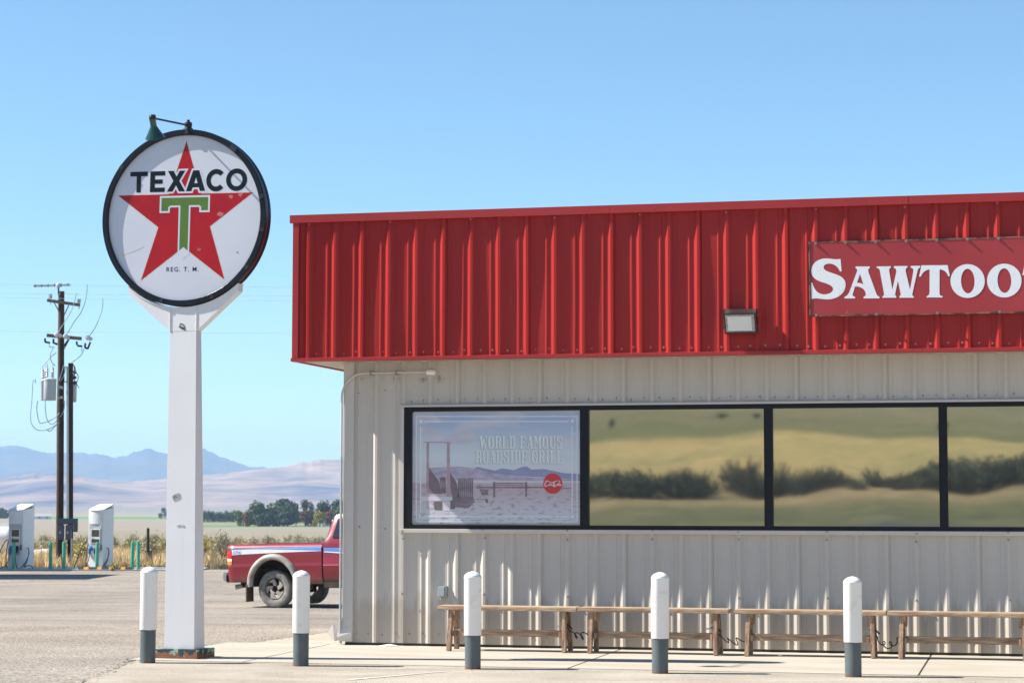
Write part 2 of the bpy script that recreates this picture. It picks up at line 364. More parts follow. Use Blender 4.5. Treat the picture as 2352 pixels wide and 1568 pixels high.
ys = [20 + 1.0 * i for i in range(30)] + [50 + 2 * i for i in range(20)]
y = 90
while y < 11000: ys.append(y); y *= 1.06
rows = []
for y in ys:
    hw = 140 + y * .75
    rows.append([Vector((x, y, ground_z(x, y) - (.03 if 24 < y < 73 else .03) + (mnoise.noise(Vector((x, y, 0)) * (.03 if y < 400 else .004))) * min(.5, max(0, y - 80) * .003))) for x in [hw * k / 40 for k in range(-40, 41)]])
m, N, L, P = newmat('valley_floor'); tc = N.new('ShaderNodeTexCoord'); sx = N.new('ShaderNodeSeparateXYZ'); L.new(tc.outputs['Object'], sx.inputs[0])
nz = tex(N, L, coords(N, L, (.006, .02, 1)), 1.0, 5); nb = tex(N, L, coords(N, L, (.15, .6, 1)), 1.0, 6); nf = tex(N, L, coords(N, L, (1, 1, 1)), 2.0, 6)
lg = N.new('ShaderNodeMath'); lg.operation = 'LOGARITHM'; L.new(sx.outputs[1], lg.inputs[0]); lg.inputs[1].default_value = 10
# jitter the field edges a little
ja = N.new('ShaderNodeMath'); ja.operation = 'MULTIPLY_ADD'; L.new(nz.outputs['Fac'], ja.inputs[0]); ja.inputs[1].default_value = .05; L.new(lg.outputs[0], ja.inputs[2])
mr = N.new('ShaderNodeMapRange'); L.new(ja.outputs[0], mr.inputs[0]); mr.inputs[1].default_value = 1.325; mr.inputs[2].default_value = 4.325   # log10 y : 1.3 .. 4.3
def lp(y): return (math.log10(y) - 1.3) / 3
c = ramp(N, L, mr.outputs[0], [(0, (.22, .18, .13)), (lp(76), (.22, .18, .13)), (lp(84), (.40, .30, .16)), (lp(160), (.36, .29, .17)), (lp(200), (.24, .22, .15)), (lp(330), (.25, .22, .165)), (lp(700), (.26, .235, .18)), (lp(730), (.12, .19, .085)), (lp(800), (.13, .20, .09)), (lp(850), (.215, .235, .14)), (lp(1150), (.20, .21, .13)), (lp(1250), (.30, .25, .20)), (lp(1420), (.10, .24, .09)), (lp(1550), (.12, .25, .10)), (lp(1650), (.30, .26, .20)), (lp(2600), (.25, .22, .19)), (lp(5000), (.20, .17, .15)), (lp(8000), (.34, .26, .20))])
rt = N.new('ShaderNodeMath'); rt.operation = 'DIVIDE'; L.new(sx.outputs[0], rt.inputs[0]); L.new(sx.outputs[1], rt.inputs[1])
lt_ = N.new('ShaderNodeMath'); lt_.operation = 'LESS_THAN'; L.new(rt.outputs[0], lt_.inputs[0]); lt_.inputs[1].default_value = -.150
yl = N.new('ShaderNodeMath'); yl.operation = 'LESS_THAN'; L.new(sx.outputs[1], yl.inputs[0]); yl.inputs[1].default_value = 1260
ml = N.new('ShaderNodeMath'); ml.operation = 'MULTIPLY'; L.new(lt_.outputs[0], ml.inputs[0]); L.new(yl.outputs[0], ml.inputs[1])
yg = N.new('ShaderNodeMath'); yg.operation = 'GREATER_THAN'; L.new(sx.outputs[1], yg.inputs[0]); yg.inputs[1].default_value = 500
ml2 = N.new('ShaderNodeMath'); ml2.operation = 'MULTIPLY'; L.new(ml.outputs[0], ml2.inputs[0]); L.new(yg.outputs[0], ml2.inputs[1])
c = mixc(N, L, ml2.outputs[0], c, (.27, .235, .185))
mx = mixc(N, L, .55, c, ramp(N, L, nb.outputs['Fac'], [(.3, (.55, .55, .55)), (.7, (1.25, 1.25, 1.25))]), 'MULTIPLY')
mx = mixc(N, L, .3, mx, ramp(N, L, nf.outputs['Fac'], [(.35, (.5, .5, .5)), (.65, (1.3, 1.3, 1.3))]), 'MULTIPLY')
L.new(mx, P.inputs['Base Color']); P.inputs['Roughness'].default_value = 1; P.inputs['Specular IOR Level'].default_value = .1
tag(MB().grid(rows).build('valley_floor', m, smooth='all', fix=False), kind='structure')

# hillside behind the viewpoint (seen mirrored in the windows)
qs = [-30 + 10 * i for i in range(12)] + [92 + 4 * i for i in range(30)] + [220 + 15 * i for i in range(20)] + [540 + 60 * i for i in range(28)]
rows = []
for q in qs:
    row = []
    for k in range(-45, 46):
        al = (k / 45.0) * (60 + max(q, 0) * 1.4)
        p = W0 + NW * q + TW * (al + 2)
        if p.y > 20.0: p.y = 20.0
        row.append(Vector((p.x, p.y, ground_z(p.x, min(p.y, 20)) - .035)))
    rows.append(row)
m, N, L, P = newmat('hillside'); nz = tex(N, L, coords(N, L, (.02, .02, 1)), 1.0, 5); nb = tex(N, L, coords(N, L, (.5, .5, .5)), 1.0, 6)
v = coords(N, L); dt = N.new('ShaderNodeVectorMath'); dt.operation = 'DOT_PRODUCT'; L.new(v, dt.inputs[0]); dt.inputs[1].default_value = NW
a1 = N.new('ShaderNodeMath'); a1.operation = 'MULTIPLY_ADD'; L.new(nz.outputs['Fac'], a1.inputs[0]); a1.inputs[1].default_value = 8; L.new(dt.outputs['Value'], a1.inputs[2])
mr = N.new('ShaderNodeMapRange'); L.new(a1.outputs[0], mr.inputs[0]); q0 = W0.dot(NW) + 4; mr.inputs[1].default_value = q0 + 90; mr.inputs[2].default_value = q0 + 590
def qp(q): return (q - 90) / 500
c = ramp(N, L, mr.outputs[0], [(0, (.30, .28, .24)), (qp(97), (.30, .28, .24)), (qp(99), (.14, .15, .155)), (qp(113), (.14, .15, .155)), (qp(115), (.26, .24, .15)), (qp(119), (.19, .20, .11)), (qp(134), (.22, .22, .12)), (qp(143), (.44, .35, .21)), (qp(150), (.38, .31, .19)), (qp(158), (.30, .26, .15)), (qp(172), (.56, .45, .215)), (qp(252), (.60, .48, .23)), (qp(262), (.215, .23, .11)), (qp(330), (.28, .265, .15)), (qp(420), (.33, .295, .18)), (qp(580), (.30, .27, .18))])
c = mixc(N, L, .8, c, ramp(N, L, nb.outputs['Fac'], [(.3, (.6, .62, .62)), (.7, (1.25, 1.2, 1.15))]), 'MULTIPLY')
nc_ = tex(N, L, coords(N, L, (.06, .06, .06)), 1.0, 5); c = mixc(N, L, .7, c, ramp(N, L, nc_.outputs['Fac'], [(.35, (.72, .8, .72)), (.65, (1.15, 1.05, 1.0))]), 'MULTIPLY')
L.new(c, P.inputs['Base Color']); P.inputs['Roughness'].default_value = 1; P.inputs['Specular IOR Level'].default_value = .1
tag(MB().grid(rows).build('hillside', m, smooth='all', fix=False), kind='structure')

# gravel lot
m, N, L, P = newmat('worn_asphalt_gravel'); v = coords(N, L)
sp = tex(N, L, v, 34, 3, rough=.8); sp2 = tex(N, L, v, 11, 5, rough=.75); st = tex(N, L, coords(N, L, (.35, .6, 1)), 1.0, 7); pt = tex(N, L, coords(N, L, (.5, .5, 1)), .7, 3)
c = mixc(N, L, ramp(N, L, st.outputs['Fac'], [(.35, (0, 0, 0)), (.65, (1, 1, 1))]), (.285, .256, .224), (.350, .320, .284))
c = mixc(N, L, .9, c, ramp(N, L, sp.outputs['Fac'], [(.36, (.30, .30, .31)), (.46, (.85, .85, .85)), (.55, (1.05, 1.04, 1.02)), (.66, (1.75, 1.7, 1.6))]), 'MULTIPLY')
c = mixc(N, L, .7, c, ramp(N, L, sp2.outputs['Fac'], [(.34, (.62, .62, .64)), (.5, (1, 1, 1)), (.7, (1.25, 1.22, 1.16))]), 'MULTIPLY')
pa_ = tex(N, L, coords(N, L, (.22, .35, 1)), 1.0, 5, rough=.6); c = mixc(N, L, .85, c, ramp(N, L, pa_.outputs['Fac'], [(.36, (.80, .80, .81)), (.5, (.98, .98, .98)), (.64, (1.12, 1.11, 1.09))]), 'MULTIPLY')
oi_ = tex(N, L, coords(N, L, (.9, .9, 1)), 1.6, 5); c = mixc(N, L, .8, c, ramp(N, L, oi_.outputs['Fac'], [(.25, (.55, .55, .56)), (.32, (1, 1, 1))]), 'MULTIPLY')
L.new(c, P.inputs['Base Color']); P.inputs['Roughness'].default_value = 1; P.inputs['Specular IOR Level'].default_value = 0
addbump(N, L, P, sp.outputs['Fac'], .02); M['gravel'] = m
rows = []
for y in [-20, -8, 0, 6, 10] + [12 + i for i in range(59)] + [70.6]:
    rows.append([Vector((x, y, ground_z(x, y) + .004 + (.018 * mnoise.noise(Vector((x, y, 0)) * .5) if y > 26 else .0))) for x in [-34 + 2.0 * k for k in range(36)]])
tag(MB().grid(rows).build('parking_lot', M['gravel'], smooth='all', fix=False), kind='structure')

# concrete: rough apron with an eaten edge, and the smooth sidewalk of separate slabs along the wall
m, N, L, P = newmat('rough_concrete'); v = coords(N, L)
sp = tex(N, L, v, 45, 3, rough=.8); bl = tex(N, L, coords(N, L, (.6, 1.3, 1)), 1.3, 6); sm = tex(N, L, v, 9, 6, rough=.7)
c = mixc(N, L, ramp(N, L, bl.outputs['Fac'], [(.35, (0, 0, 0)), (.65, (1, 1, 1))]), (.335, .302, .255), (.415, .38, .325))
c = mixc(N, L, .8, c, ramp(N, L, sp.outputs['Fac'], [(.32, (.5, .5, .5)), (.43, (.95, .95, .95)), (.6, (1.03, 1.02, 1.0)), (.74, (1.25, 1.2, 1.15))]), 'MULTIPLY')
c = mixc(N, L, ramp(N, L, sm.outputs['Fac'], [(.28, (.8, .8, .8)), (.36, (0, 0, 0))]), c, (.20, .18, .155))
st_ = tex(N, L, coords(N, L, (.5, .9, 1)), 1.7, 7, rough=.65); c = mixc(N, L, .9, c, ramp(N, L, st_.outputs['Fac'], [(.34, (.80, .79, .77)), (.46, (1, 1, 1)), (.7, (1.05, 1.05, 1.05))]), 'MULTIPLY')
L.new(c, P.inputs['Base Color']); P.inputs['Roughness'].default_value = 1; P.inputs['Specular IOR Level'].default_value = 0; addbump(N, L, P, sp.outputs['Fac'], .012); M['apron'] = m
m, N, L, P = newmat('smooth_concrete'); v = coords(N, L)
sp = tex(N, L, v, 30, 5, rough=.7); bl = tex(N, L, coords(N, L, (.7, 2.2, 1)), 1.0, 6)
c = mixc(N, L, ramp(N, L, bl.outputs['Fac'], [(.35, (0, 0, 0)), (.65, (1, 1, 1))]), (.365, .33, .27), (.42, .39, .335))
c = mixc(N, L, .5, c, ramp(N, L, sp.outputs['Fac'], [(.28, (.6, .6, .6)), (.42, (1, 1, 1)), (.8, (1.08, 1.06, 1.04))]), 'MULTIPLY')
L.new(c, P.inputs['Base Color']); P.inputs['Roughness'].default_value = .9; P.inputs['Specular IOR Level'].default_value = .1; addbump(N, L, P, sp.outputs['Fac'], .003); M['walk'] = m
# survey of the apron edge: photo points on the ground
edge = [onz(x, y) for x, y in [(150, 1600), (200, 1568), (262, 1545), (318, 1519), (420, 1507), (500, 1494), (570, 1483), (640, 1473), (700, 1464), (785, 1454)]]
edge = edge + [edge[-1] + (edge[-1] - edge[-4]).normalized() * t for t in (2, 5, 9)]
def densify(pts, step, jit):
    out = []
    for a, b in zip(pts, pts[1:]):
        n = max(1, int((b - a).length / step))
        for i in range(n):
            p = a.lerp(b, i / n); j = mnoise.noise(p * 3.1) * jit + mnoise.noise(p * 11) * jit * .5
            d = (b - a).normalized(); out.append(p + Vector((-d.y, d.x, 0)) * j)
    return out + [pts[-1]]
WALK = 2.62   # sidewalk depth in front of the wall
ed = densify(edge, .07, .03)
poly = [(p.x, p.y) for p in ed]
far = W0 + TW * 16
poly += [(far.x, far.y), ((far + NW * 30).x, (far + NW * 30).y), (-4.2, 2.0), (-4.1, 12.0)]
mb = MB(); TOPZ = 0.030
tris = tessellate_polygon([[Vector((a, b, 0)) for a, b in poly]]); n = len(poly)
mb.add([(a, b, TOPZ) for a, b in poly] + [(a, b, -.05) for a, b in poly], [tuple(t) for t in tris] + [(i, (i + 1) % n, (i + 1) % n + n, i + n) for i in range(n)])
tag(mb.build('concrete_apron', M['apron'], fix=True), kind='structure')
# crumbled edge stones along the broken asphalt lip
mb = MB()
for k in range(700):
    i = rnd.randrange(len(ed) - 45); p = ed[i] + Vector((rnd.gauss(0, .05), rnd.gauss(0.05, .06), 0)); r = rnd.uniform(.004, .013)
    if k > 600: p = Vector((rnd.uniform(-4.5, 5.5), rnd.uniform(17, 22), TOPZ)); r = rnd.uniform(.004, .010)
    z = TOPZ if k > 600 else rnd.choice((.01, TOPZ))
    vs = [(p.x + r * rnd.uniform(.6, 1.3) * dx, p.y + r * rnd.uniform(.6, 1.3) * dy, z + r * .8 * dz) for dx, dy, dz in ((1, 0, 0), (-1, 0, 0), (0, 1, 0), (0, -1, 0), (0, 0, 1), (0, 0, -.5))]
    mb.add(vs, [(0, 2, 4), (2, 1, 4), (1, 3, 4), (3, 0, 4), (2, 0, 5), (1, 2, 5), (3, 1, 5), (0, 3, 5)])
M['pebble'] = mat('pebble', (.22, .2, .18), .9, var=.6, scale=1.3)
tag(mb.build('loose_gravel', M['pebble']), kind='stuff')
# dirt-dark lip line where the asphalt has sunk away from the concrete
M['lip'] = mat('dirt_in_joint', (.06, .055, .045), 1, var=.4, scale=6)
mb = MB(); rr = [[], []]
for i, p in enumerate(ed[:-30]):
    w = .02 + .045 * abs(mnoise.noise(p * 2.3)) + (.05 if p.x < -3.2 else 0) * abs(mnoise.noise(p * 7)); d = (ed[min(i + 1, len(ed) - 1)] - ed[max(i - 1, 0)]).normalized(); nn = Vector((-d.y, d.x, 0))
    rr[0].append(Vector((p.x, p.y, .012)) - nn * .005); rr[1].append(Vector((p.x, p.y, .012)) + nn * w)
tag(mb.grid(rr).build('dirt_joint', M['lip'], fix=False), kind='structure')

walk = empty('sidewalk', W0, -PHI); walk['kind'] = 'structure'
def loc_of(p): d = p - W0; return d.dot(TW), -d.dot(NW)      # along, inwards(+)
s1 = loc_of(onz(1401, 1507))[0]; s2 = loc_of(onz(2133, 1521))[0]; SP = s2 - s1
k = -2
while s1 + k * SP < 15:
    a, b = s1 + k * SP + .004, s1 + (k + 1) * SP - .004
    a = max(a, -1.35)
    if b > a + .2:
        MB().box(a, b, -WALK, .12 if a > -1 else .05, -.02, TOPZ + .006).build('slab', M['walk'], walk, bevel=.006)
    k += 1
link_mesh('joint_bed', MB().box(-1.3, 15, -WALK + .01, .05, -.03, TOPZ + .001).mesh('joint_bed'), M['lip'], walk)
# faded painted line on the apron
a, b = onz(800, 1561, TOPZ), onz(1029, 1541, TOPZ); d = (b - a).normalized(); nn = Vector((-d.y, d.x, 0)) * .035
M['faded'] = mat('faded_paint', (.60, .58, .52), .9, var=.2, scale=20, c2=(.47, .44, .38))
tag(MB().add([a - nn + Vector((0, 0, .004)), b - nn * .4 + Vector((0, 0, .004)), b + nn * .4 + Vector((0, 0, .004)), a + nn + Vector((0, 0, .004))], [(0, 1, 2, 3)]).build('painted_line', M['faded'], fix=False), kind='structure')
# hairline crack wandering over the apron
M['crack'] = M['lip']
def crack(pts, w, z=TOPZ + .004):
    mb = MB(); rr = [[], []]
    for i, p in enumerate(pts):
        ww = w * (.4 + abs(mnoise.noise(p * 5))); rr[0].append(Vector((p.x, p.y - ww, z))); rr[1].append(Vector((p.x, p.y + ww, z)))
    return tag(mb.grid(rr).build('crack', M['crack'], fix=False), kind='structure')
crack(densify([onz(x, y) for x, y in ((470, 1536), (560, 1531), (640, 1529), (800, 1525), (1000, 1526), (1200, 1530), (1400, 1537), (1600, 1541), (1900, 1545), (2352, 1552))], .05, .025), .006)
crack(densify([onz(x, y) for x, y in ((640, 1568), (720, 1552), (830, 1541), (950, 1536))], .05, .04), .004)

# ------------------------------------------------------------------ shop building
shop = empty('roadside_shop', W0, -PHI)
tag(shop, 'long metal-clad grill building with red ribbed fascia above beige walls', 'building')
OFF_F = .42
fs0, _ = wp(675, 600, OFF_F); fz1 = wp(1172, 480, OFF_F)[1]; fz0 = wp(1350, 820, OFF_F)[1]
wz1 = wp(1640, 929)[1]; wz0 = wp(1640, 1216)[1]; ws0 = wp(930, 1000)[0]
RIB = wp(1240.4, 1300)[0] - wp(925.4, 1300)[0]; RIB /= 5; RW0 = wp(925.4, 1300)[0]
rf = [(wp(x, 650, OFF_F)[0]) for x in (833, 2224)]; RIBF = (rf[1] - rf[0]) / 21; RF0 = rf[0]
print('shop', 'fs0 %.3f fz %.3f %.3f win z %.3f %.3f ws0 %.3f rib %.4f ribF %.4f' % (fs0, fz0, fz1, wz0, wz1, ws0, RIB, RIBF), 'walk', SP, s1)
END = 13.0
def panel_profile(x0, x1, r0, rib):
    # (x, out) points for the sheet between x0 and x1; tall ribs at r0 + k*rib, a low bead on each side between them
    pts = [(x0, 0)]; k = math.floor((x0 - r0) / rib) - 1
    while r0 + k * rib < x1 + rib:
        c = r0 + k * rib
        for dx, o in ((-.046, 0), (-.013, .0275), (.013, .0275), (.040, 0), (.079, 0), (.086, .0035), (.100, .0035), (.107, 0), (rib - .110, 0), (rib - .100, .006), (rib - .088, .006), (rib - .080, 0)):
            if x0 + .001 < c + dx < x1 - .001: pts.append((c + dx, o))
        k += 1
    pts.append((x1, 0)); return pts
def sheet(x0, x1, z0, z1, yb, r0, rib, name, m, parent, bow=0.0, seed=0):
    pr = panel_profile(x0, x1, r0, rib); rows = []; nz = 9
    for j in range(nz):
        z = z0 + (z1 - z0) * j / (nz - 1)
        rows.append([Vector((x, yb - o - bow * mnoise.noise(Vector((x * 1.4 + seed, z * 1.1, yb))), z)) for x, o in pr])
    # slight depth at the back so the sheet is a solid
    mb = MB().grid(rows); rows2 = [[p + Vector((0, .0015, 0)) for p in r] for r in (rows[0], rows[-1])]
    mb.grid([rows[0], rows2[0]]); mb.grid([rows[-1], rows2[1]])
    return mb.build(name, m, parent, fix=False)
# structural core
MB().box(.02, END, .012, 9.0, .06, fz0 + .02).build('wall_core', M['beige'], shop)
MB().box(.015, END, .010, 9.0, -.02, .06).build('shade_dark_foundation', M['shade_dark_foundation'], shop)
MB().box(fs0 + .02, END, -OFF_F + .01, 9.1, fz0 + .03, fz1 - .03).build('fascia_core', M['red'], shop)
MB().box(fs0 + .03, END, -OFF_F + .02, 9.1, fz1 - .03, fz1 - .02).build('roof', M['roofgrey'], shop)
# wall panels: left full-height, then above and below the window band
x = 0.055; WOVER = 3 * RIB
E1 = RW0 - .055
def wall_run(x0, z0, z1, end):
    a = x0; nb = x0
    k = math.ceil((x0 - RW0) / RIB + .3)
    while a < end:
        while RW0 + k * RIB + .0 <= a + .2: k += 1
        b = min(end, RW0 + (k + (2 if a > x0 else 1)) * RIB + .034)
        sheet(a, b - .0015, z0, z1, .0 - rnd.uniform(0, .0015), RW0, RIB, 'wall_panel', M['beige'], shop, bow=.003, seed=a); a = b
wall_run(.055, .065, fz0 + .01, ws0 - .03)
wall_run(ws0 - .03, wz1 + .03, fz0 + .01, END)
wall_run(ws0 - .03, .065, wz0 - .045, END)
# fascia panels
a = fs0 + .075
k = 0
while a < END:
    b = min(END, RF0 + (k * 3) * RIBF + .034 - RIBF * .0)
    if b > a + .1: sheet(a, b - .0015, fz0 + .03, fz1 - .05, -OFF_F - rnd.uniform(0, .0015), RF0, RIBF, 'fascia_panel', M['red'], shop, bow=.010, seed=a + 9); a = b
    k += 1
# side of the fascia and wall seen from the left
for nm, xx, z0, z1, mm in (('fascia_panel', fs0 + .012, fz0 + .02, fz1 - .04, 'red'), ('wall_panel', .012, .065, fz0 + .01, 'beige')):
    pr = panel_profile(-OFF_F + .08 if nm[0] == 'f' else .06, 9, 0, RIB)
    MB().grid([[Vector((xx - o, y_, z)) for y_, o in pr] for z in (z0, z1)]).build(nm, M[mm], shop, fix=False)
# trims
def trimx(name, m, x0, x1, prof, parent=shop):      # extrude a (y,z) profile along x
    n = len(prof); mb = MB(); mb.add([(x, y_, z) for x in (x0, x1) for y_, z in prof], [(i, (i + 1) % n, (i + 1) % n + n, i + n) for i in range(n)] + [tuple(range(n)), tuple(range(2 * n - 1, n - 1, -1))])
    return mb.build(name, m, parent)
seams = [fs0 - .035, wp(1402, 480, OFF_F)[0], wp(2087, 455, OFF_F)[0], END]
for i, (a, b) in enumerate(zip(seams, seams[1:])):
    o = OFF_F + .048 + .0015 * (i % 2)
    trimx('cap_flashing', M['redtrim'], a, b - .003, [(-o, fz1 - .085), (-o, fz1), (-OFF_F + .3, fz1 + .02), (-OFF_F + .3, fz1 + .016), (-OFF_F + .0, fz1 - .008), (-OFF_F + .0, fz1 - .085)])
MB().box(fs0 - .035, fs0 + .02, -OFF_F + .30, 9.1, fz1 - .085, fz1 + .001).build('cap_flashing', M['redtrim'], shop)
seams = [fs0 - .012, wp(1240, 822, OFF_F)[0], wp(1755, 815, OFF_F)[0], wp(2120, 810, OFF_F)[0], END]
for i, (a, b) in enumerate(zip(seams, seams[1:])):
    o = OFF_F + .044 + .0012 * (i % 2)
    trimx('drip_trim', M['redtrim'], a, b - .003, [(-o, fz0), (-o, fz0 + .034), (-OFF_F + .0, fz0 + .04), (-OFF_F + .0, fz0 - .002), (-OFF_F + .05, fz0 - .002), (-OFF_F + .05, fz0 - .004)])
MB().box(fs0 - .012, fs0 + .03, -OFF_F + .05, 9.1, fz0 - .001, fz0 + .035).build('drip_trim', M['redtrim'], shop)
MB().box(fs0 - .001, fs0 + .068, -OFF_F - .040, -OFF_F + .0, fz0 + .036, fz1 - .086).build('corner_trim', M['redtrim'], shop, bevel=.003)
MB().box(fs0 + .0685, fs0 + .11, -OFF_F - .008, -OFF_F + .0, fz0 + .0365, fz1 - .0865).build('corner_trim', M['redtrim'], shop)
# soffit: ribbed sheets
for a in [fs0 + .03 + 1.2 * i for i in range(12)]:
    pr = panel_profile(a, min(a + 1.197, END), RF0, RIBF); z = fz0 + .012
    MB().grid([[Vector((x, y_, z - o * .55)) for x, o in pr] for y_ in (-OFF_F + .045, -.002 if a > 0 else 8.9)]).build('soffit_panel', M['soffit'], shop, fix=False)
# wall corner trim, bent open at the foot
rows = []
for z, bx, by in ((.075, -.02, -.03), (.12, -.05, -.05), (.17, -.055, -.03), (.24, -.01, -.012), (.34, 0, 0), (1.2, 0, 0), (2.2, 0, 0), (fz0 + .01, 0, 0)):
    rows.append([Vector((-.004 + bx * .6, .10, z)), Vector((-.004 + bx, .0, z)), Vector((-.004 + bx * .8, -.040 + by, z)), Vector((.105, -.040 + by * .35, z)), Vector((.113, -.034 + by * .2, z)), Vector((.116, -.002, z))])
MB().grid(rows).build('corner_trim', M['beigetrim'], shop, fix=False, smooth=False)
MB().add([(-.19, .02, .15), (-.115, -.02, .26), (-.03, .02, .20), (-.02, .03, .09), (-.10, .0, .07), (-.187, .024, .153), (-.112, -.016, .263), (-.027, .024, .203), (-.017, .034, .093), (-.097, .004, .073)], [(0, 1, 2, 3, 4), (9, 8, 7, 6, 5), (0, 5, 6, 1), (1, 6, 7, 2), (2, 7, 8, 3), (3, 8, 9, 4), (4, 9, 5, 0)]).build('bent_flashing', M['beigetrim'], shop)
# window band: frame, panes, trims
px = [(947, 1335), (1353, 1758), (1776, 2160), (2177, 2590)]
pan = [(wp(a, 1080)[0], wp(b, 1080)[0]) for a, b in px]
step = pan[2][0] - pan[1][0]
while pan[-1][1] + step < END - .3: pan.append((pan[-1][0] + step, pan[-1][1] + step))
fr = empty('window_frame', (0, 0, 0), parent=shop)
gz0 = wp(1640, 1207)[1]; gz1 = wp(1640, 939)[1]; wend = pan[-1][1] + .06
MB().box(ws0, wend, -.030, .03, gz1, wz1).build('head_rail', M['black'], fr, bevel=.004)
MB().box(ws0, wend, -.034, .03, wz0, gz0).build('sill_rail', M['black'], fr, bevel=.004)
MB().box(ws0, pan[0][0], -.030, .03, gz0, gz1).build('jamb', M['black'], fr)
for (a, b), (c_, d_) in zip(pan, pan[1:] + [(wend, 0)]):
    MB().box(b, c_, -.030, .03, gz0, gz1).build('mullion', M['black'], fr)
    MB().box(b - .012, b, -.012, .02, gz0, gz1).build('glazing_bead', M['black'], fr)
for i, (a, b) in enumerate(pan):
    tilt = rnd.uniform(-.0012, .0012) * (i > 0)
    o = MB().add([(a, .0045, gz0), (b, .0045 + tilt, gz0), (b, .0045 + tilt, gz1), (a, .0045, gz1), (a, .010, gz0), (b, .010 + tilt, gz0), (b, .010 + tilt, gz1), (a, .010, gz1)], [(0, 1, 2, 3), (7, 6, 5, 4), (0, 4, 5, 1), (1, 5, 6, 2), (2, 6, 7, 3), (3, 7, 4, 0)]).build('window_pane', M['glass'], shop)
trimx('head_trim', M['beigetrim'], ws0 - .04, END, [(-.052, wz1 + .003), (-.052, wz1 + .022), (-.035, wz1 + .034), (.0, wz1 + .034), (.0, wz1 + .003)])
ss = [ws0 - .045, wp(1985, 1220)[0], END]
for a, b in zip(ss, ss[1:]):
    trimx('sill_trim', M['beigetrim'], a, b - .002, [(-.062, wz0 - .040), (-.062, wz0 - .006), (-.034, wz0 - .003), (.0, wz0 - .003), (.0, wz0 - .046), (-.058, wz0 - .046)])
MB().box(ws0 - .042, ws0 - .002, -.036, 0, wz0, wz1).build('jamb_trim', M['beigetrim'], shop)
# screws
def screws(name, pts, y_, m, r=.0085):
    mb = MB()
    for x, z in pts:
        z += rnd.uniform(-.012, .012); x += rnd.uniform(-.012, .012)
        mb.lathe([(r * 1.5, 0), (r * 1.5, .003), (r, .003), (r * .9, .008)], 7, Matrix.Translation((x, y_, z)) @ Matrix.Rotation(R(90), 4, 'X'))
    return tag(mb.build(name, m, shop), kind='stuff')
n0, n1 = -3, 42
screws('panel_screws', [(RW0 + k * RIB + dx, z) for k in range(n0, n1) for dx in (.085, RIB - .085) for z in (wz1 + .075,) if RW0 + k * RIB + dx > ws0 and RW0 + k * RIB < END], -.001, M['screw'])
screws('panel_screws', [(RW0 + k * RIB + dx, .16) for k in range(n0, n1) for dx in (.085, RIB - .085) if .12 < RW0 + k * RIB + dx < END - .1], -.001, M['screw'])
screws('panel_screws', [(RW0 + k * RIB * 3, z) for k in range(0, 13) for z in (wz0 - .10, wz0 - .70)], -.033, M['screw'])
screws('panel_screws', [(RW0 - RIB * 2 + .1, 2.75), (RW0 - RIB + .1, 2.77), (RW0 - RIB * 2 + .1, wz0 + .02), (RW0 - RIB + .1, wz0), (.085, .16)], -.001, M['screw'])
screws('sill_screws', [(RW0 + k * RIB * 3, wz0 - .02) for k in range(0, 13)], -.062, M['screw'], .007)
screws('fascia_screws', [(RF0 + k * RIBF + dx, fz0 + .085) for k in range(-2, 42) for dx in (.09, RIBF - .075) if RF0 + k * RIBF + dx < END - .1], -OFF_F - .001, M['redscrew'])
screws('fascia_screws', [(RF0 + (3 * k - 2) * RIBF, fz1 - .105) for k in range(0, 14) if RF0 + 3 * k * RIBF < END], -OFF_F - .034, M['redscrew'], .007)
# stains under the conduit: rust drips on the wall, thin irregular streaks
M['stain'] = mat('rust_stain', (.27, .20, .11), .6, var=.3, scale=30)
mb = MB()
for x, y_, l in [(833, 868, 14), (845, 865, 10), (905, 868, 12), (915, 868, 14), (968, 868, 26), (972, 868, 16), (978, 868, 12), (985, 868, 10), (1008, 862, 22), (1012, 866, 18), (868, 868, 8), (1018, 868, 10)]:
    for q in range(3):
        a, z = wp(x + rnd.uniform(-4, 4), y_); l2 = l * rnd.uniform(.3, .9) / 216; w = rnd.uniform(.0015, .004)
        if abs(((a - RW0) / RIB) % 1 - 0) * RIB < .036 or (1 - ((a - RW0) / RIB) % 1) * RIB < .036: a += .06
        mb.add([(a - w, -.0068, z), (a + w, -.0068, z), (a + w * .2, -.0068, z - l2), (a - w * .2, -.0068, z - l2 * .9)], [(0, 1, 2, 3)])
tag(mb.build('rust_streaks', M['stain'], shop, fix=False), kind='stuff')
def in_shop(name, **k):     # an empty that stands in the shop's wall coordinates
    return empty(name, W0, -PHI)
# ------------------------------------------------------------------ store sign board with cut letters
YB = -OFF_F - .052
def f5(x, y, off=.06):      # measured on an enlargement of the sign: 2.625 px per photo px, from (3200,1000)
    return wp((x / 2.625 + 3200) / 1.7415, (y / 2.625 + 1000) / 1.7415, OFF_F + off)
sg = empty('shop_sign', W0, -PHI); tag(sg, 'dark red rectangular sign board with large white serif letters fixed on the red ribbed fascia', 'sign')
bx0, bz0 = f5(100, 700); bz1 = wp(1861, 556, OFF_F + .06)[1]; BX1 = bx0 + 4.75
BZ0 = f5(1300, 678)[1]; BZ1 = wp(2100, 549, OFF_F + .06)[1]
print('board', bx0, BZ0, BZ1)
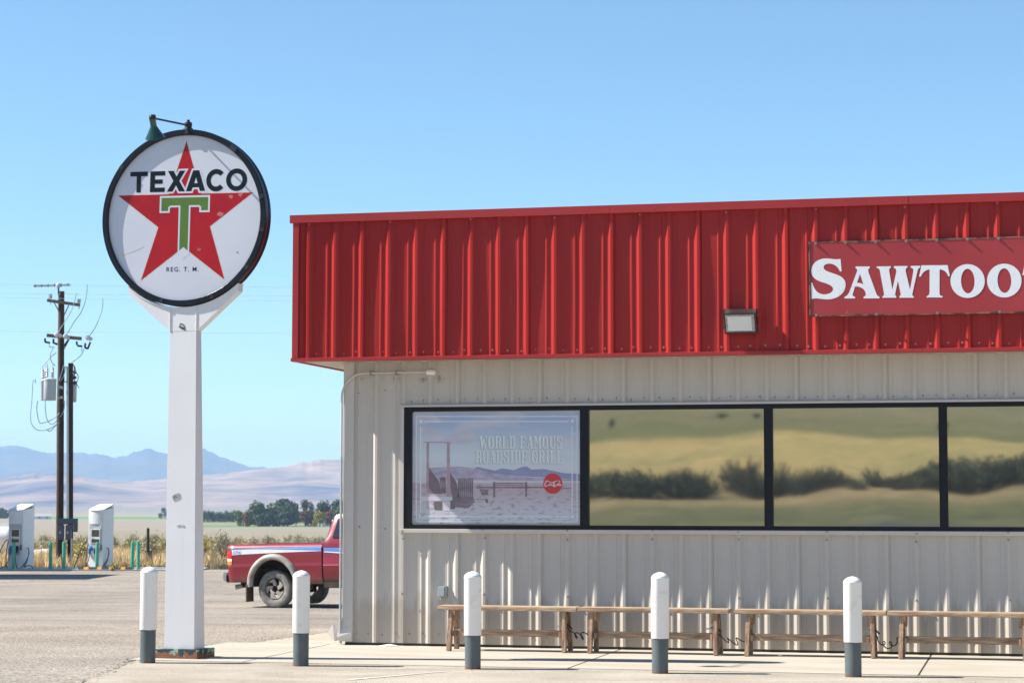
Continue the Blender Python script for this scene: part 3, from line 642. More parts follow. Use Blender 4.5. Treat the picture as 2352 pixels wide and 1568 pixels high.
# board: slightly wavy sheet with a ragged, weathered plywood edge
rows = []
for j in range(9):
    z = BZ0 + .012 + (BZ1 - BZ0 - .024) * j / 8
    rows.append([Vector((bx0 + .012 + (BX1 - bx0 - .024) * i / 60, YB - .0020 - .0012 * mnoise.noise(Vector((i * .11, z * 1.2, 4))), z)) for i in range(61)])
MB().grid(rows).build('sign_face', M['board'], sg, fix=False, smooth='all')
MB().box(bx0, BX1, YB + .002, YB + .018, BZ0, BZ1).build('board', M['boardedge'], sg)
for zz, sgn in ((BZ0, 1), (BZ1, -1)):
    rr = [[], []]
    for i in range(240):
        x = bx0 + (BX1 - bx0) * i / 239; w = .012 + .022 * max(0, mnoise.noise(Vector((x * 3.3, zz, 0))) + .25 * mnoise.noise(Vector((x * 23, zz, 0))) + .12) * (1 if sgn > 0 else .6)
        rr[0].append(Vector((x, YB - .0050, zz))); rr[1].append(Vector((x, YB - .0050, zz + sgn * w)))
    MB().grid(rr).build('peeled_edge', M['boardedge'], sg, fix=False)
MB().box(bx0 - .004, bx0 + .010, YB - .008, YB + .018, BZ0, BZ1).build('edge_strip', M['boardedge'], sg)
LET = {
 'letter_S': 'M 425 92 L 437 222 L 418 225 C 400 170 350 140 303 142 C 265 145 248 160 248 185 C 250 215 300 228 350 245 C 430 270 480 300 478 365 C 478 450 400 515 290 518 C 220 518 170 495 122 515 L 116 342 L 130 342 C 145 410 180 462 255 465 C 310 462 345 440 347 408 C 345 380 310 360 250 342 C 170 320 118 290 118 215 C 120 140 190 88 270 88 C 330 88 370 105 425 92 Z',
 'letter_A': 'M 583 172 L 733 172 L 733 190 L 722 192 C 715 200 715 215 720 235 L 805 465 C 812 480 820 485 834 487 L 834 507 L 667 507 L 667 490 C 690 485 695 465 688 450 C 680 410 640 380 578 382 L 555 455 C 550 475 555 487 578 490 L 578 507 L 467 507 L 467 490 C 490 485 505 465 515 445 L 598 225 C 602 205 600 195 583 190 Z M 630 250 L 665 362 C 640 345 615 340 597 345 Z',
 'letter_W': 'M 805 172 L 953 170 L 953 187 L 942 190 C 935 200 935 210 937 225 L 970 415 L 1010 235 C 1012 205 1005 190 986 187 L 986 168 L 1127 167 L 1127 185 C 1112 188 1107 200 1110 225 L 1155 415 L 1190 225 C 1192 200 1185 188 1163 185 L 1163 166 L 1262 165 L 1262 183 C 1245 188 1238 200 1233 220 L 1180 455 C 1178 475 1182 483 1194 485 L 1194 500 L 1044 500 L 1044 485 C 1057 478 1058 465 1055 450 L 1028 320 L 1000 455 C 998 475 1000 480 1011 484 L 1011 500 L 865 500 L 865 487 C 882 480 884 465 880 445 L 838 215 C 832 195 822 188 805 188 Z',
 'letter_T': 'M 1275 160 L 1550 158 L 1574 270 L 1556 275 C 1545 240 1520 205 1465 203 L 1465 440 C 1465 470 1470 482 1497 482 L 1497 497 L 1329 497 L 1329 484 C 1352 480 1358 465 1360 440 L 1361 203 C 1310 210 1285 240 1268 278 L 1250 278 Z'}
def letter(name, loops):
    L3 = [[f5(x, y) for x, y in lp] for lp in loops]
    MB().plate(L3, lambda u, v_, w: Vector((u, YB - .0042 + w, v_)), .0005).build(name, M['letter'], sg)
for nme in ('letter_S', 'letter_A', 'letter_W', 'letter_T'): letter(nme, svg(LET[nme]))
letter('letter_O', [ell(1760, 325, 180, 177, 56), ell(1762, 325, 71, 129, 44, -.03)])
letter('letter_O', [ell(2145, 320, 181, 177, 56), ell(2146, 320, 72, 129, 44, -.03)])
letter('letter_T', [[(x + 1085, y - 15) for x, y in svg(LET['letter_T'])[0]]])
letter('letter_H', [[(x + 2690, y + 142) for x, y in svg('M 0 0 L 150 0 L 150 18 C 130 22 125 35 125 55 L 125 140 L 225 140 L 225 55 C 225 35 220 22 200 18 L 200 0 L 350 0 L 350 18 C 332 22 326 35 326 55 L 326 280 C 326 305 332 315 350 320 L 350 335 L 200 335 L 200 320 C 220 315 225 305 225 280 L 225 180 L 125 180 L 125 280 C 125 305 130 315 150 320 L 150 335 L 0 335 L 0 320 C 20 315 25 305 25 280 L 25 55 C 25 35 20 22 0 18 Z')[0]]])
mb = MB()
for k in range(0, 18):
    for zz, st in ((BZ1 - .018, 1), (BZ0 + .014, 2)):
        x = RF0 + k * RIBF
        while x < bx0: x += RIBF * 1
        kk = round((x - RF0) / RIBF)
        x = RF0 + math.ceil((bx0 - RF0) / RIBF + .1) * RIBF + k * RIBF * st
        if x < BX1 - .05: mb.lathe([(.016, 0), (.016, .006), (.010, .006), (.009, .02)], 8, Matrix.Translation((x, YB - .006, zz)) @ Matrix.Rotation(R(90), 4, 'X'))
tag(mb.build('sign_bolts', M['screw'], sg), kind='stuff')
# bare scuffs where the print has flaked off
mb = MB()
for x, y, w, h in [(500, 640, 9, 40), (485, 655, 22, 14), (543, 640, 4, 34), (520, 668, 30, 8), (850, 600, 3, 60), (860, 640, 4, 30), (1822, 125, 4, 26), (636, 139, 6, 3), (1250, 30, 5, 12)]:
    pts = [(x - w * .5, y + h * .5), (x + w * .6, y + h * .45), (x + w * .2, y - h * .1), (x + w * .1, y - h * .55), (x - w * .3, y - h * .05)]
    q = [f5(a, b) for a, b in pts]; mb.add([(a, YB - .0048, b) for a, b in q], [(0, 1, 2, 3, 4)])
M['scuff'] = mat('scuffed_print', (.42, .17, .13), .8, var=.3, scale=30)
tag(mb.build('scuffs', M['scuff'], sg, fix=False), kind='stuff')

# ------------------------------------------------------------------ wall pack light
s0, z0 = wp(1703, 738, OFF_F + .05)
lt = empty('wall_light', W0 + TW * s0 + NW * (OFF_F + .034) + Vector((0, 0, z0)), -PHI)
tag(lt, 'bronze rectangular flood light with frosted lens on the red fascia left of the sign', 'wall light')
hw = .165; zb, zt = -.125, .125
mb = MB(); pr = [(0, zb + .01), (0, zt), (-.10, zt - .005), (-.175, zt - .05), (-.065, zb), (-.03, zb)]; n = len(pr)
mb.add([(x, y_, z) for x in (-hw, hw) for y_, z in pr], [(i, (i + 1) % n, (i + 1) % n + n, i + n) for i in range(n)] + [tuple(range(n)), tuple(range(2 * n - 1, n - 1, -1))])
mb.build('housing', M['bronze'], lt, bevel=.006)
fa, fb = Vector((0, -.177, zt - .052)), Vector((0, -.067, zb + .004)); nn = Vector((0, -(fa - fb).z, (fa - fb).y)).normalized()
if nn.y > 0: nn = -nn
def onf(u, t, d): p = fb.lerp(fa, t) + nn * d; return Vector((u, p.y, p.z))
def quadf(u0, u1, t0, t1, d0, d1):
    return [onf(u0, t0, d0), onf(u1, t0, d0), onf(u1, t1, d0), onf(u0, t1, d0), onf(u0, t0, d1), onf(u1, t0, d1), onf(u1, t1, d1), onf(u0, t1, d1)]
BF = [(0, 1, 2, 3), (7, 6, 5, 4), (0, 4, 5, 1), (1, 5, 6, 2), (2, 6, 7, 3), (3, 7, 4, 0)]
mb = MB()
for q in ((-.165, .165, 0, .07), (-.165, .165, .93, 1.0), (-.165, -.148, .07, .93), (.148, .165, .07, .93)): mb.add(quadf(*q, .001, .012), BF)
mb.build('bezel', M['bronze'], lt)
M['lensedge'] = mat('clear_lens_edge', (.33, .33, .33), .2, var=.25, scale=25)
MB().add(quadf(-.147, .147, .072, .928, 0, .008), BF).build('lens_rim', M['lensedge'], lt)
MB().add(quadf(-.125, .118, .13, .84, .0081, .010), BF).build('lens', M['lens'], lt)
mb = MB()
for z in (-.06, .07): MB().lathe([(.014, 0), (.014, .02)], 10, Matrix.Translation((-hw - .018, -.07, z)) @ Matrix.Rotation(R(90), 4, 'Y')).build('hinge', M['bronze'], lt)
for z in (-.05, .06): MB().lathe([(.007, 0), (.007, .01)], 8, Matrix.Translation((hw, -.06, z)) @ Matrix.Rotation(R(90), 4, 'Y')).build('bolt', M['screw'], lt)


# ------------------------------------------------------------------ window poster
ps = empty('window_poster', W0, -PHI); tag(ps, 'faded ranch landscape poster lettered WORLD FAMOUS ROADSIDE GRILL filling the leftmost window', 'poster')
def f6(x, y): return wp((x / 2.851 + 1600) / 1.7415, (y / 2.851 + 1600) / 1.7415, 0)
def flat(name, pts_list, c, layer, var=.12, scale=5, parent=ps):
    key = 'print_%s' % name
    if key not in M: M[key] = mat(key, c, .35, var=var, scale=scale, stretch=(1, 1, 2.5), spec=.4)
    mb = MB()
    for i, pts in enumerate(pts_list):
        lp = [f6(x, y) for x, y in pts]; yy = .0035 - .0004 * layer - .00001 * (i % 12)
        tr = tessellate_polygon([[Vector((a, b, 0)) for a, b in lp]]); mb.add([(a, yy, b) for a, b in lp], [tuple(t) for t in tr])
    return mb.build(name, M[key], parent, fix=False)
x0p, z1p = f6(137, 135); x1p, z0p = f6(2065, 1415)
m, N, L, P = newmat('poster_sky_and_ground'); v = coords(N, L); sx = N.new('ShaderNodeSeparateXYZ'); L.new(v, sx.inputs[0])
mr = N.new('ShaderNodeMapRange'); L.new(sx.outputs[2], mr.inputs[0]); mr.inputs[1].default_value = z0p; mr.inputs[2].default_value = z1p
cl = tex(N, L, coords(N, L, (1.1, 1, 3.6)), 1.8, 6); fn = tex(N, L, coords(N, L, (1, 1, 3)), 13, 5)
c = ramp(N, L, mr.outputs[0], [(0, (.56, .60, .66)), (.12, (.52, .52, .58)), (.28, (.46, .39, .44)), (.355, (.46, .37, .43)), (.37, (.52, .50, .58)), (.50, (.58, .62, .67)), (.62, (.56, .62, .67)), (.80, (.40, .49, .64)), (.93, (.34, .42, .60)), (1, (.36, .43, .60))])
cm = mixc(N, L, ramp(N, L, cl.outputs['Fac'], [(.46, (0, 0, 0)), (.66, (.85, .85, .85))]), c, (.56, .56, .62))
gm = N.new('ShaderNodeMath'); gm.operation = 'LESS_THAN'; L.new(mr.outputs[0], gm.inputs[0]); gm.inputs[1].default_value = .365
gc = mixc(N, L, ramp(N, L, fn.outputs['Fac'], [(.52, (0, 0, 0)), (.66, (.8, .8, .8))]), c, (.33, .22, .27))
c = mixc(N, L, gm.outputs[0], cm, gc); L.new(c, P.inputs['Base Color']); P.inputs['Roughness'].default_value = .3
MB().box(x0p, x1p, .0036, .006, z0p + .004, z1p - .004).build('print_sheet', m, ps)
flat('cloud', [[(400, 480), (520, 440), (650, 350), (760, 330), (860, 390), (900, 470), (700, 500)], [(180, 300), (330, 310), (470, 360), (430, 400), (180, 390)], [(240, 260), (220, 170), (330, 140), (420, 190), (500, 250), (380, 262)]], (.50, .50, .58), 1, .08)
flat('far_ridge', [[(840, 775), (880, 758), (960, 775), (1080, 802), (1160, 775), (1300, 795), (1370, 765), (1440, 752), (1500, 790), (1640, 782), (1760, 808), (1880, 832), (2060, 840), (2060, 905), (1500, 870), (1000, 840)]], (.27, .29, .46), 1)
flat('near_slope', [[(330, 770), (700, 755), (860, 775), (1050, 830), (1500, 880), (2060, 905), (2060, 920), (330, 905)]], (.40, .36, .47), 2, .2, 9)
flat('timber_ramp', [[(320, 755), (450, 930), (470, 1070), (330, 1060)], [(570, 820), (640, 930), (700, 1180), (610, 1200), (575, 1000)]], (.20, .15, .18), 3)
flat('plank_fence', [[(450, 890), (475, 875), (520, 880), (525, 1060), (470, 1065)]] + [[(660 + 22 * i, 890 + 10 * math.sin(i * 2.1)), (679 + 22 * i, 885 + 12 * math.sin(i * 1.7)), (679 + 22 * i, 1115), (660 + 22 * i, 1120)] for i in range(8)] + [[(620, 1110), (840, 1100), (850, 1160), (780, 1230), (640, 1220)]], (.23, .18, .22), 3, .3)
flat('rail_fence', [[(870, 985), (1640, 985), (1640, 1000), (870, 1003)], [(1060, 930), (1088, 930), (1085, 1105), (1062, 1105)], [(1425, 935), (1450, 930), (1448, 1100), (1428, 1100)], [(1090, 940), (1420, 940), (1420, 950), (1090, 952)], [(1090, 965), (1420, 965), (1420, 972), (1090, 974)], [(1850, 1000), (1960, 995), (1960, 1008), (1850, 1012)], [(905, 1010), (1010, 1015), (1000, 1080), (930, 1080)], [(860, 1125), (1005, 1125), (1005, 1168), (975, 1168), (970, 1135), (870, 1135)]], (.24, .17, .21), 3, .3)
flat('gallows_posts', [[(302, 480), (332, 480), (325, 1060), (300, 1060)], [(535, 480), (566, 480), (572, 1100), (530, 1100)], [(270, 474), (585, 478), (585, 488), (270, 484)]], (.42, .29, .34), 4, .15)
flat('loading_step', [[(240, 1095), (595, 1095), (597, 1140), (240, 1152)], [(335, 1150), (390, 1220), (370, 1230), (332, 1225)], [(485, 1155), (568, 1155), (568, 1258), (490, 1258)]], (.60, .56, .62), 4, .06)
flat('dark_gap', [[(380, 1155), (480, 1155), (480, 1252), (395, 1252)]], (.16, .14, .15), 3)
flat('dark_gap', [[(575, 1100), (640, 1210), (620, 1240), (575, 1240)]], (.16, .14, .15), 3)
def rectp(x0, y0, x1, y1): return [(x0, y0), (x1, y0), (x1, y1), (x0, y1)]
flat('white_border', [rectp(180, 180, 2025, 189), rectp(180, 1378, 2025, 1387), rectp(180, 189, 190, 1378), rectp(2014, 189, 2024, 1378), rectp(280, 237, 1920, 247), rectp(280, 1320, 1930, 1329), rectp(232, 300, 241, 1275), rectp(1958, 295, 1967, 1290)], (.74, .77, .80), 5, .03)
def starp(cx, cy, r): return [(cx + r * (1 if k % 2 == 0 else .4) * math.sin(k * math.pi / 5), cy - r * (1 if k % 2 == 0 else .4) * math.cos(k * math.pi / 5)) for k in range(10)]
flat('corner_star', [starp(236, 240, 27), starp(1966, 238, 27), starp(1966, 1325, 24), starp(225, 1318, 22)], (.74, .77, .80), 5, .03)
# lettering: condensed slab-serif capitals on a 10 x 20 grid, drawn as strokes
GL = {'W': [('q', 0, 0, 3.4, 0, 4.2, 20, 2.0, 20), ('q', 4.6, 4, 6.4, 4, 4.4, 20, 2.8, 20), ('q', 4.8, 4, 6.6, 4, 8.6, 20, 7, 20), ('q', 9.2, 0, 10.6, 0, 8.6, 20, 7.6, 20), ('r', -.8, 0, 4, 2), ('r', 7.6, 0, 11.4, 2)],
      'O': [('r', .6, 2, 3.4, 18), ('r', 6.6, 2, 9.4, 18), ('r', 2, 0, 8, 2.2), ('r', 2, 17.8, 8, 20)],
      'R': [('r', 1.2, 0, 4, 20), ('r', 4, 0, 7.6, 2), ('r', 4, 9, 7.6, 11), ('r', 6.4, 1.6, 9.2, 9.4), ('q', 6, 11, 8.6, 11, 9.4, 20, 6.8, 20), ('r', 0, 0, 4, 1.8), ('r', 0, 18.2, 5, 20), ('r', 6.6, 18.2, 10.4, 20)],
      'L': [('r', 1.2, 0, 4, 20), ('r', 0, 0, 5.4, 1.8), ('r', 0, 18, 8.8, 20), ('r', 7.2, 13.5, 9, 20)],
      'D': [('r', 1.2, 0, 4, 20), ('r', 0, 0, 7.6, 2), ('r', 0, 18, 7.6, 20), ('r', 6.6, 1.4, 9.4, 18.6)],
      'F': [('r', 1.2, 0, 4, 20), ('r', 0, 0, 9, 2), ('r', 7.4, 0, 9.2, 6), ('r', 4, 9, 7, 10.8), ('r', 5.8, 7, 7.2, 13), ('r', 0, 18.2, 5.4, 20)],
      'A': [('q', 3.8, 0, 5.0, 0, 2.2, 20, .9, 20), ('q', 3.9, 0, 6.8, 0, 9.4, 20, 6.4, 20), ('r', 2.4, 12.6, 7, 14.2), ('r', -.4, 18.2, 3.6, 20), ('r', 5.6, 18.2, 10.4, 20)],
      'M': [('r', 1, 0, 2.6, 20), ('r', 8, 0, 10.8, 20), ('q', 1, 0, 4, 0, 6.6, 15, 5.2, 15), ('q', 8, 0, 9, 0, 6.4, 15, 5.2, 15), ('r', -.4, 18.2, 4, 20), ('r', 7, 18.2, 11.8, 20), ('r', -.4, 0, 3.6, 1.8), ('r', 8, 0, 11.8, 1.8)],
      'U': [('r', 1.2, 0, 4, 18), ('r', 7, 0, 8.6, 18), ('r', 2.4, 17.8, 7.8, 20), ('r', 0, 0, 5.2, 1.8), ('r', 5.8, 0, 10, 1.8)],
      'S': [('r', .8, 1.6, 3.4, 8.6), ('r', 2, 0, 8, 2), ('r', 7, 0, 8.8, 6), ('q', .9, 7.2, 3.6, 7.2, 9.2, 12.6, 6.4, 12.6), ('r', 6.5, 11.8, 9.2, 18.4), ('r', 2, 18, 8, 20), ('r', .8, 14, 2.6, 20)],
      'I': [('r', 2, 0, 4.8, 20), ('r', .8, 0, 6, 1.8), ('r', .8, 18.2, 6, 20)],
      'E': [('r', 1.2, 0, 4, 20), ('r', 0, 0, 9, 2), ('r', 7.4, 0, 9.2, 6), ('r', 4, 9, 7, 10.8), ('r', 5.8, 7, 7.2, 13), ('r', 0, 18, 9, 20), ('r', 7.4, 14, 9.2, 20)],
      'G': [('r', .6, 2, 3.4, 18), ('r', 2, 0, 8, 2.2), ('r', 7, 0, 9, 6), ('r', 2, 17.8, 7.4, 20), ('r', 6.6, 11, 9.4, 20), ('r', 5.2, 11, 10, 12.6)]}
M['print_lettershade'] = mat('print_lettershade', (.30, .33, .35), .35, var=.05); M['print_letterface'] = mat('print_letterface', (.66, .72, .74), .35, var=.03)
def word(txt, x0, x1, y0, y1):
    ad = {'I': 7.2, 'W': 12.2, 'M': 12.6, ' ': 5.5}; tot = sum(ad.get(ch, 10.9) for ch in txt) - 1; sx_ = (x1 - x0) / tot; x = 0.0
    for ch in txt:
        if ch != ' ':
            for (dx, dy, mk, lay) in ((-7, 5, 'lettershade', 5), (0, 0, 'letterface', 6)):
                mb = MB()
                for i, g in enumerate(GL[ch]):
                    pts = [(g[1], g[2]), (g[3], g[2]), (g[3], g[4]), (g[1], g[4])] if g[0] == 'r' else [(g[1], g[2]), (g[3], g[4]), (g[5], g[6]), (g[7], g[8])]
                    lp = [f6(x0 + (x + a) * sx_ + dx, y0 + b * (y1 - y0) / 20 + dy) for a, b in pts]; yy = .0035 - .0004 * lay - .00002 * i
                    mb.add([(a, yy, b) for a, b in lp], [(0, 1, 2, 3)])
                mb.build('letter', M['print_' + mk], ps, fix=False)
        x += ad.get(ch, 10.9)
word('WORLD FAMOUS', 912, 1855, 408, 550); word('ROADSIDE GRILL', 862, 1858, 572, 718)
M['print_disc'] = mat('print_disc', (.56, .035, .045), .35, var=.05)
flat('disc', [ell(1742, 950, 109, 117, 40)], (.56, .035, .045), 7)
def ribbon(name, strokes, mkey, layer):
    mb = MB()
    for si, (w, pts) in enumerate(strokes):
        cur = svg('M ' + pts)
        cur = cur[0] if cur else []
        rr = [[], []]; nloc = len(cur)
        for i, (x, y) in enumerate(cur):
            a = cur[max(i - 1, 0)]; b = cur[min(i + 1, nloc - 1)]; dx, dy = b[0] - a[0], b[1] - a[1]; l = math.hypot(dx, dy) or 1
            ww = w * .7 * (.45 + .55 * math.sin(math.pi * (i + .5) / nloc)); nx, ny = -dy / l * ww, dx / l * ww
            for kk, s_ in ((0, 1), (1, -1)):
                u, v_ = f6(x + nx * s_, y + ny * s_); rr[kk].append(Vector((u, .0035 - .0004 * layer - .00001 * si, v_)))
        mb.grid(rr)
    return mb.build(name, M[mkey], ps, fix=False)
ribbon('script', [(6, '1690 925 C 1668 915 1640 960 1655 978 C 1668 985 1690 968 1700 955 Z'), (4, '1712 945 C 1700 945 1698 972 1708 972 C 1720 970 1722 946 1712 945 Z'), (4, '1742 948 C 1728 940 1722 970 1732 972 C 1738 972 1742 965 1745 962 Z'), (4, '1764 948 C 1750 942 1746 970 1754 972 C 1762 970 1766 955 1768 948 C 1764 965 1766 972 1774 968 Z'),
                  (6, '1790 918 C 1762 915 1738 965 1752 982 C 1765 988 1786 968 1796 955 Z'), (4, '1802 948 C 1792 946 1788 970 1797 972 C 1808 970 1812 948 1802 948 Z'), (4, '1826 918 C 1815 925 1808 972 1815 974 Z'), (4, '1832 952 C 1820 948 1818 972 1824 974 C 1832 972 1834 958 1836 952 C 1832 968 1836 974 1842 970 Z'), (4, '1650 925 C 1680 905 1690 925 1720 935 C 1760 940 1790 900 1832 925 Z')], 'print_letterface', 8)

# ------------------------------------------------------------------ conduit, outlet box on the wall
cn = empty('conduit', W0, -PHI); tag(cn, 'thin painted conduit climbing the wall corner and bending along under the fascia', 'conduit')
cx_, cz_ = wp(797, 1478); zt = wp(800, 858)[1]; xe = wp(983, 858)[0]; xc = -.018
pts = [(xc, -.03, .05), (xc, -.058, .25), (xc, -.058, zt - .28)] + [(xc + .26 * (1 - math.cos(t)), -.058, zt - .26 + .26 * math.sin(t)) for t in [math.pi / 2 * k / 7 for k in range(8)]] + [(xe, -.058, zt + .004)]
MB().tube(pts, .0125, 8).build('pipe', M['beigetrim'], cn, smooth=True)
MB().tube([(xc, -.058, .06), (xc, -.058, zt - .9)], .0135, 8).build('galvanised_run', M['galv'], cn, smooth=True)
MB().lathe([(.012, 0), (.026, .004), (.03, .03), (.03, .085), (.022, .098), (.012, .10)], 12, Matrix.Translation((xe, -.060, zt)) @ Matrix.Rotation(R(90), 4, 'Y')).build('end_fitting', M['white'], cn, smooth=True)
for x in (.3, RIB * 2 - .02): MB().box(x, x + .018, -.073, -.001, zt - .02, zt + .022).build('strap', M['screw'], cn)
bs, bz = wp(1018, 1358)
ob = empty('outlet_box', W0 + TW * bs + Vector((0, 0, bz)), -PHI); tag(ob, 'small grey weatherproof outlet cover on the beige wall above the leftmost bench', 'outlet box')
MB().box(-.045, .045, -.085, .0, -.055, .058).build('cover', M['greybox'], ob, bevel=.014)
MB().box(-.05, .05, -.030, .0, -.062, .064).build('back_plate', M['galv'], ob, bevel=.003)
MB().lathe([(.012, 0), (.014, .01), (.014, .03)], 10, Matrix.Translation((-.012, -.045, -.085))).build('cord_grip', M['galv'], ob)
# paper scrap and leaves at the foot of the wall
a, b = wp(893, 1489, .10)
tag(MB().add([(0, 0, .001), (.16, .02, .006), (.18, .07, .001), (.06, .09, .012), (-.05, .05, .003), (.07, .04, .022)], [(0, 1, 5), (1, 2, 5), (2, 3, 5), (3, 4, 5), (4, 0, 5)]).build('paper_scrap', M['white'], fix=False, loc=W0 + TW * (a - .05) + NW * .16 + Vector((0, 0, TOPZ + .007))), 'crumpled white paper scrap on the ground against the wall foot', 'litter')

# ------------------------------------------------------------------ bollards
def bollard():
    t = empty('bollard'); h = 1.0
    MB().lathe([(.074, -.02), (.074, .335)], 28).build('pipe', M['pipe'], t, smooth=True)
    prof = [(.079, .318), (.0815, .322), (.0815, .86), (.0835, .864), (.0835, .871), (.0800, .872), (.0795, .880)] + [(.0745, .888), (.066, .897), (.055, .906), (.042, .9135), (.028, .919), (.014, .923), (.002, .925)]
    MB().lathe(prof, 32).build('sleeve', M['whiteplastic'], t, smooth=True)
    return t
bl = [(339, 1524, 1303, 'white sleeved bollard with grey foot, left of the rusty sign pole base'), (691, 1531, 1312, 'white sleeved bollard in front of the red pickup wheel, left of the shop corner'),
      (1086, 1538, 1314, 'white sleeved bollard in front of the left end of the leftmost bench'), (1516, 1548, 1316, 'white sleeved bollard in front of the second bench, centre of the wall'),
      (1960, 1556, 1326, 'white sleeved bollard with rust at its foot, nearest the right edge of the photo')]
b0 = bollard()
for i, (x, yb, yt, lab) in enumerate(bl):
    o = b0 if i == 0 else copy_tree(b0)
    p = onz(x, yb - 3, TOPZ); h = (yb - 3 - yt) / F * p.y; k = h / .925
    o.location = p; o.scale = (1.0, 1.0, k); o.rotation_euler = (rnd.uniform(-.006, .006), rnd.uniform(-.006, .006) + (.008 if i == 0 else 0), rnd.uniform(0, 6))
    tag(o, lab, 'bollard', 'white bollards in a row before the shop')

# ------------------------------------------------------------------ benches
def bench(L_, name='wooden_bench'):
    t = empty(name); sh = .462
    for j, (y0, y1) in enumerate(((-.142, .0), (.004, .142))):
        MB().box(-L_ / 2 + .004 * j, L_ / 2 - .003 * j, y0, y1, sh - .043, sh).build('seat_plank', M['wood'], t, bevel=.004)
    for s_ in (-1, 1):
        x = s_ * (L_ / 2 - .14)
        for f_ in (-1, 1):
            MB().bar((x - s_ * .0, f_ * .085, sh - .0435), (x + s_ * .012, f_ * (.135 if f_ < 0 else .19), .0), .066, .044, up=(1, 0, 0)).build('leg', M['woodleg'], t, bevel=.004)
        mb = MB(); xg = x - s_ * .032
        mb.add([(xg + d, y_, z) for d in (-.013, .013) for y_, z in ((-.125, sh - .0435), (.125, sh - .0435), (.10, sh - .12), (.05, sh - .15), (-.05, sh - .15), (-.10, sh - .12))],
               [(0, 1, 2, 3, 4, 5), (11, 10, 9, 8, 7, 6)] + [(i, (i + 1) % 6, (i + 1) % 6 + 6, i + 6) for i in range(6)])
        mb.build('gusset', M['woodleg'], t)
        MB().box(x - .014 - s_ * .036, x + .014 - s_ * .036, -.13, .17, .15, .21).build('cross_rail', M['woodleg'], t, bevel=.004)
    MB().box(-L_ / 2 + .19, L_ / 2 - .19, -.018, .018, .150, .218).build('stretcher', M['wood'], t, bevel=.003)
    return t
OB = .52
bs_ = [(1012, 1330, 'weathered wooden bench at the left end of the row, behind the third bollard'), (1333, 1678, 'weathered wooden bench touching the leftmost bench, partly behind the fourth bollard'),
       (1690, 2037, 'weathered wooden bench right of the wide gap, behind the rightmost bollard'), (2040, 2385, 'weathered wooden bench running out of the right edge of the photo')]
bends = []
for i, (x0, x1, lab) in enumerate(bs_):
    a = wp(x0, 1405, OB)[0]; b = wp(x1, 1410, OB)[0]
    o = bench(b - a)
    c = W0 + TW * ((a + b) / 2) + NW * (OB + (0, .01, .015, .03)[i]) + Vector((0, 0, TOPZ + .006))
    o.location = c; o.rotation_euler = (0, 0, -PHI + (.006, -.012, .004, -.010)[i]); bends.append((a, b))
    tag(o, lab, 'bench', 'wooden benches along the shop wall')
# black lock cables hanging coiled between neighbouring benches
def coil(x, dx, dz, seed, lab):
    r_ = random.Random(seed); t = empty('lock_cable', W0 + TW * x + NW * (OB - .02) + Vector((0, 0, .27 + TOPZ)), -PHI)
    tag(t, lab, 'cable', 'black lock cables between the benches')
    pts = []; n_ = 46
    for k in range(n_):
        u = k / (n_ - 1); s_ = math.sin(math.pi * u)
        pts.append((-dx / 2 + dx * u + .028 * math.sin(u * 26) * s_, -.02 + .03 * math.cos(u * 26) * s_, -dz * s_ ** .6 + .035 * math.cos(u * 26 + seed) * s_))
    MB().tube(pts, .0055, 6).build('cable', M['rubber'], t, smooth=True)
    MB().tube([(-dx / 2 - .05, .01, .0), (-dx / 2, .0, .015), (-dx / 2 + .05, -.02, -.03)], .009, 6).build('sheath', M['rubber'], t, smooth=True)
    MB().box(-dx / 2 - .10, -dx / 2 - .03, -.015, .02, -.012, .0).build('bracket', M['galv'], t)
coil((bends[0][1] + bends[1][0]) / 2, .26, .10, 1, 'black coiled cable between the legs of the two leftmost benches')
coil((bends[1][1] + bends[2][0]) / 2, .36, .13, 2, 'black coiled cable hanging in the wide gap between the middle benches')
coil((bends[2][1] + bends[3][0]) / 2, .26, .14, 3, 'black coiled cable under the joint of the two rightmost benches')

# ------------------------------------------------------------------ round pole sign
PSI = R(16.0); RS = Vector((math.cos(PSI), -math.sin(PSI), 0)); NS = Vector((-math.sin(PSI), -math.cos(PSI), 0))
pb = onz(412, 1500, TOPZ)            # below the middle of the pole's front face
YP = 21.15
pf = at(412, 1484, YP)               # front face foot
sp_ = empty('pole_sign', (pf.x, pf.y, TOPZ), -PSI); sp_.location = Vector((pf.x, pf.y, TOPZ)) - NS * .12
tag(sp_, 'round white star sign with black rim on a tall tapered white pole with rusty base', 'pole sign')
ORG = Vector(sp_.location)
def sl_(x, y, back=0.0):     # point of the photo on the sign's front plane -> sign coordinates (across, up)
    n = NS; p = ORG + NS * (.12 - back); d = ray(x, y); k = (p - EYEP).dot(n) / d.dot(n); q = EYEP + d * k - ORG; return q.dot(RS), q.z
u0, _ = sl_(377, 1484); u1, _ = sl_(447, 1484); v0, zb1 = sl_(389.2, 761); v1, _ = sl_(451.5, 761); zf = sl_(412, 1486)[1]
zc = sl_(430, 499.5)[1]; uc = (v0 + v1) / 2
RO = (sl_(430, 297)[1] - sl_(430, 702)[1]) / 2; uc = sl_(422, 499.5)[0]
print('sign', 'foot', u0, u1, 'top', v0, v1, 'zf', zf, 'zb', zb1, 'zc', zc, 'RO', RO, uc, 'loc', ORG)
DB, DT = .24, .115       # pole depth foot / top
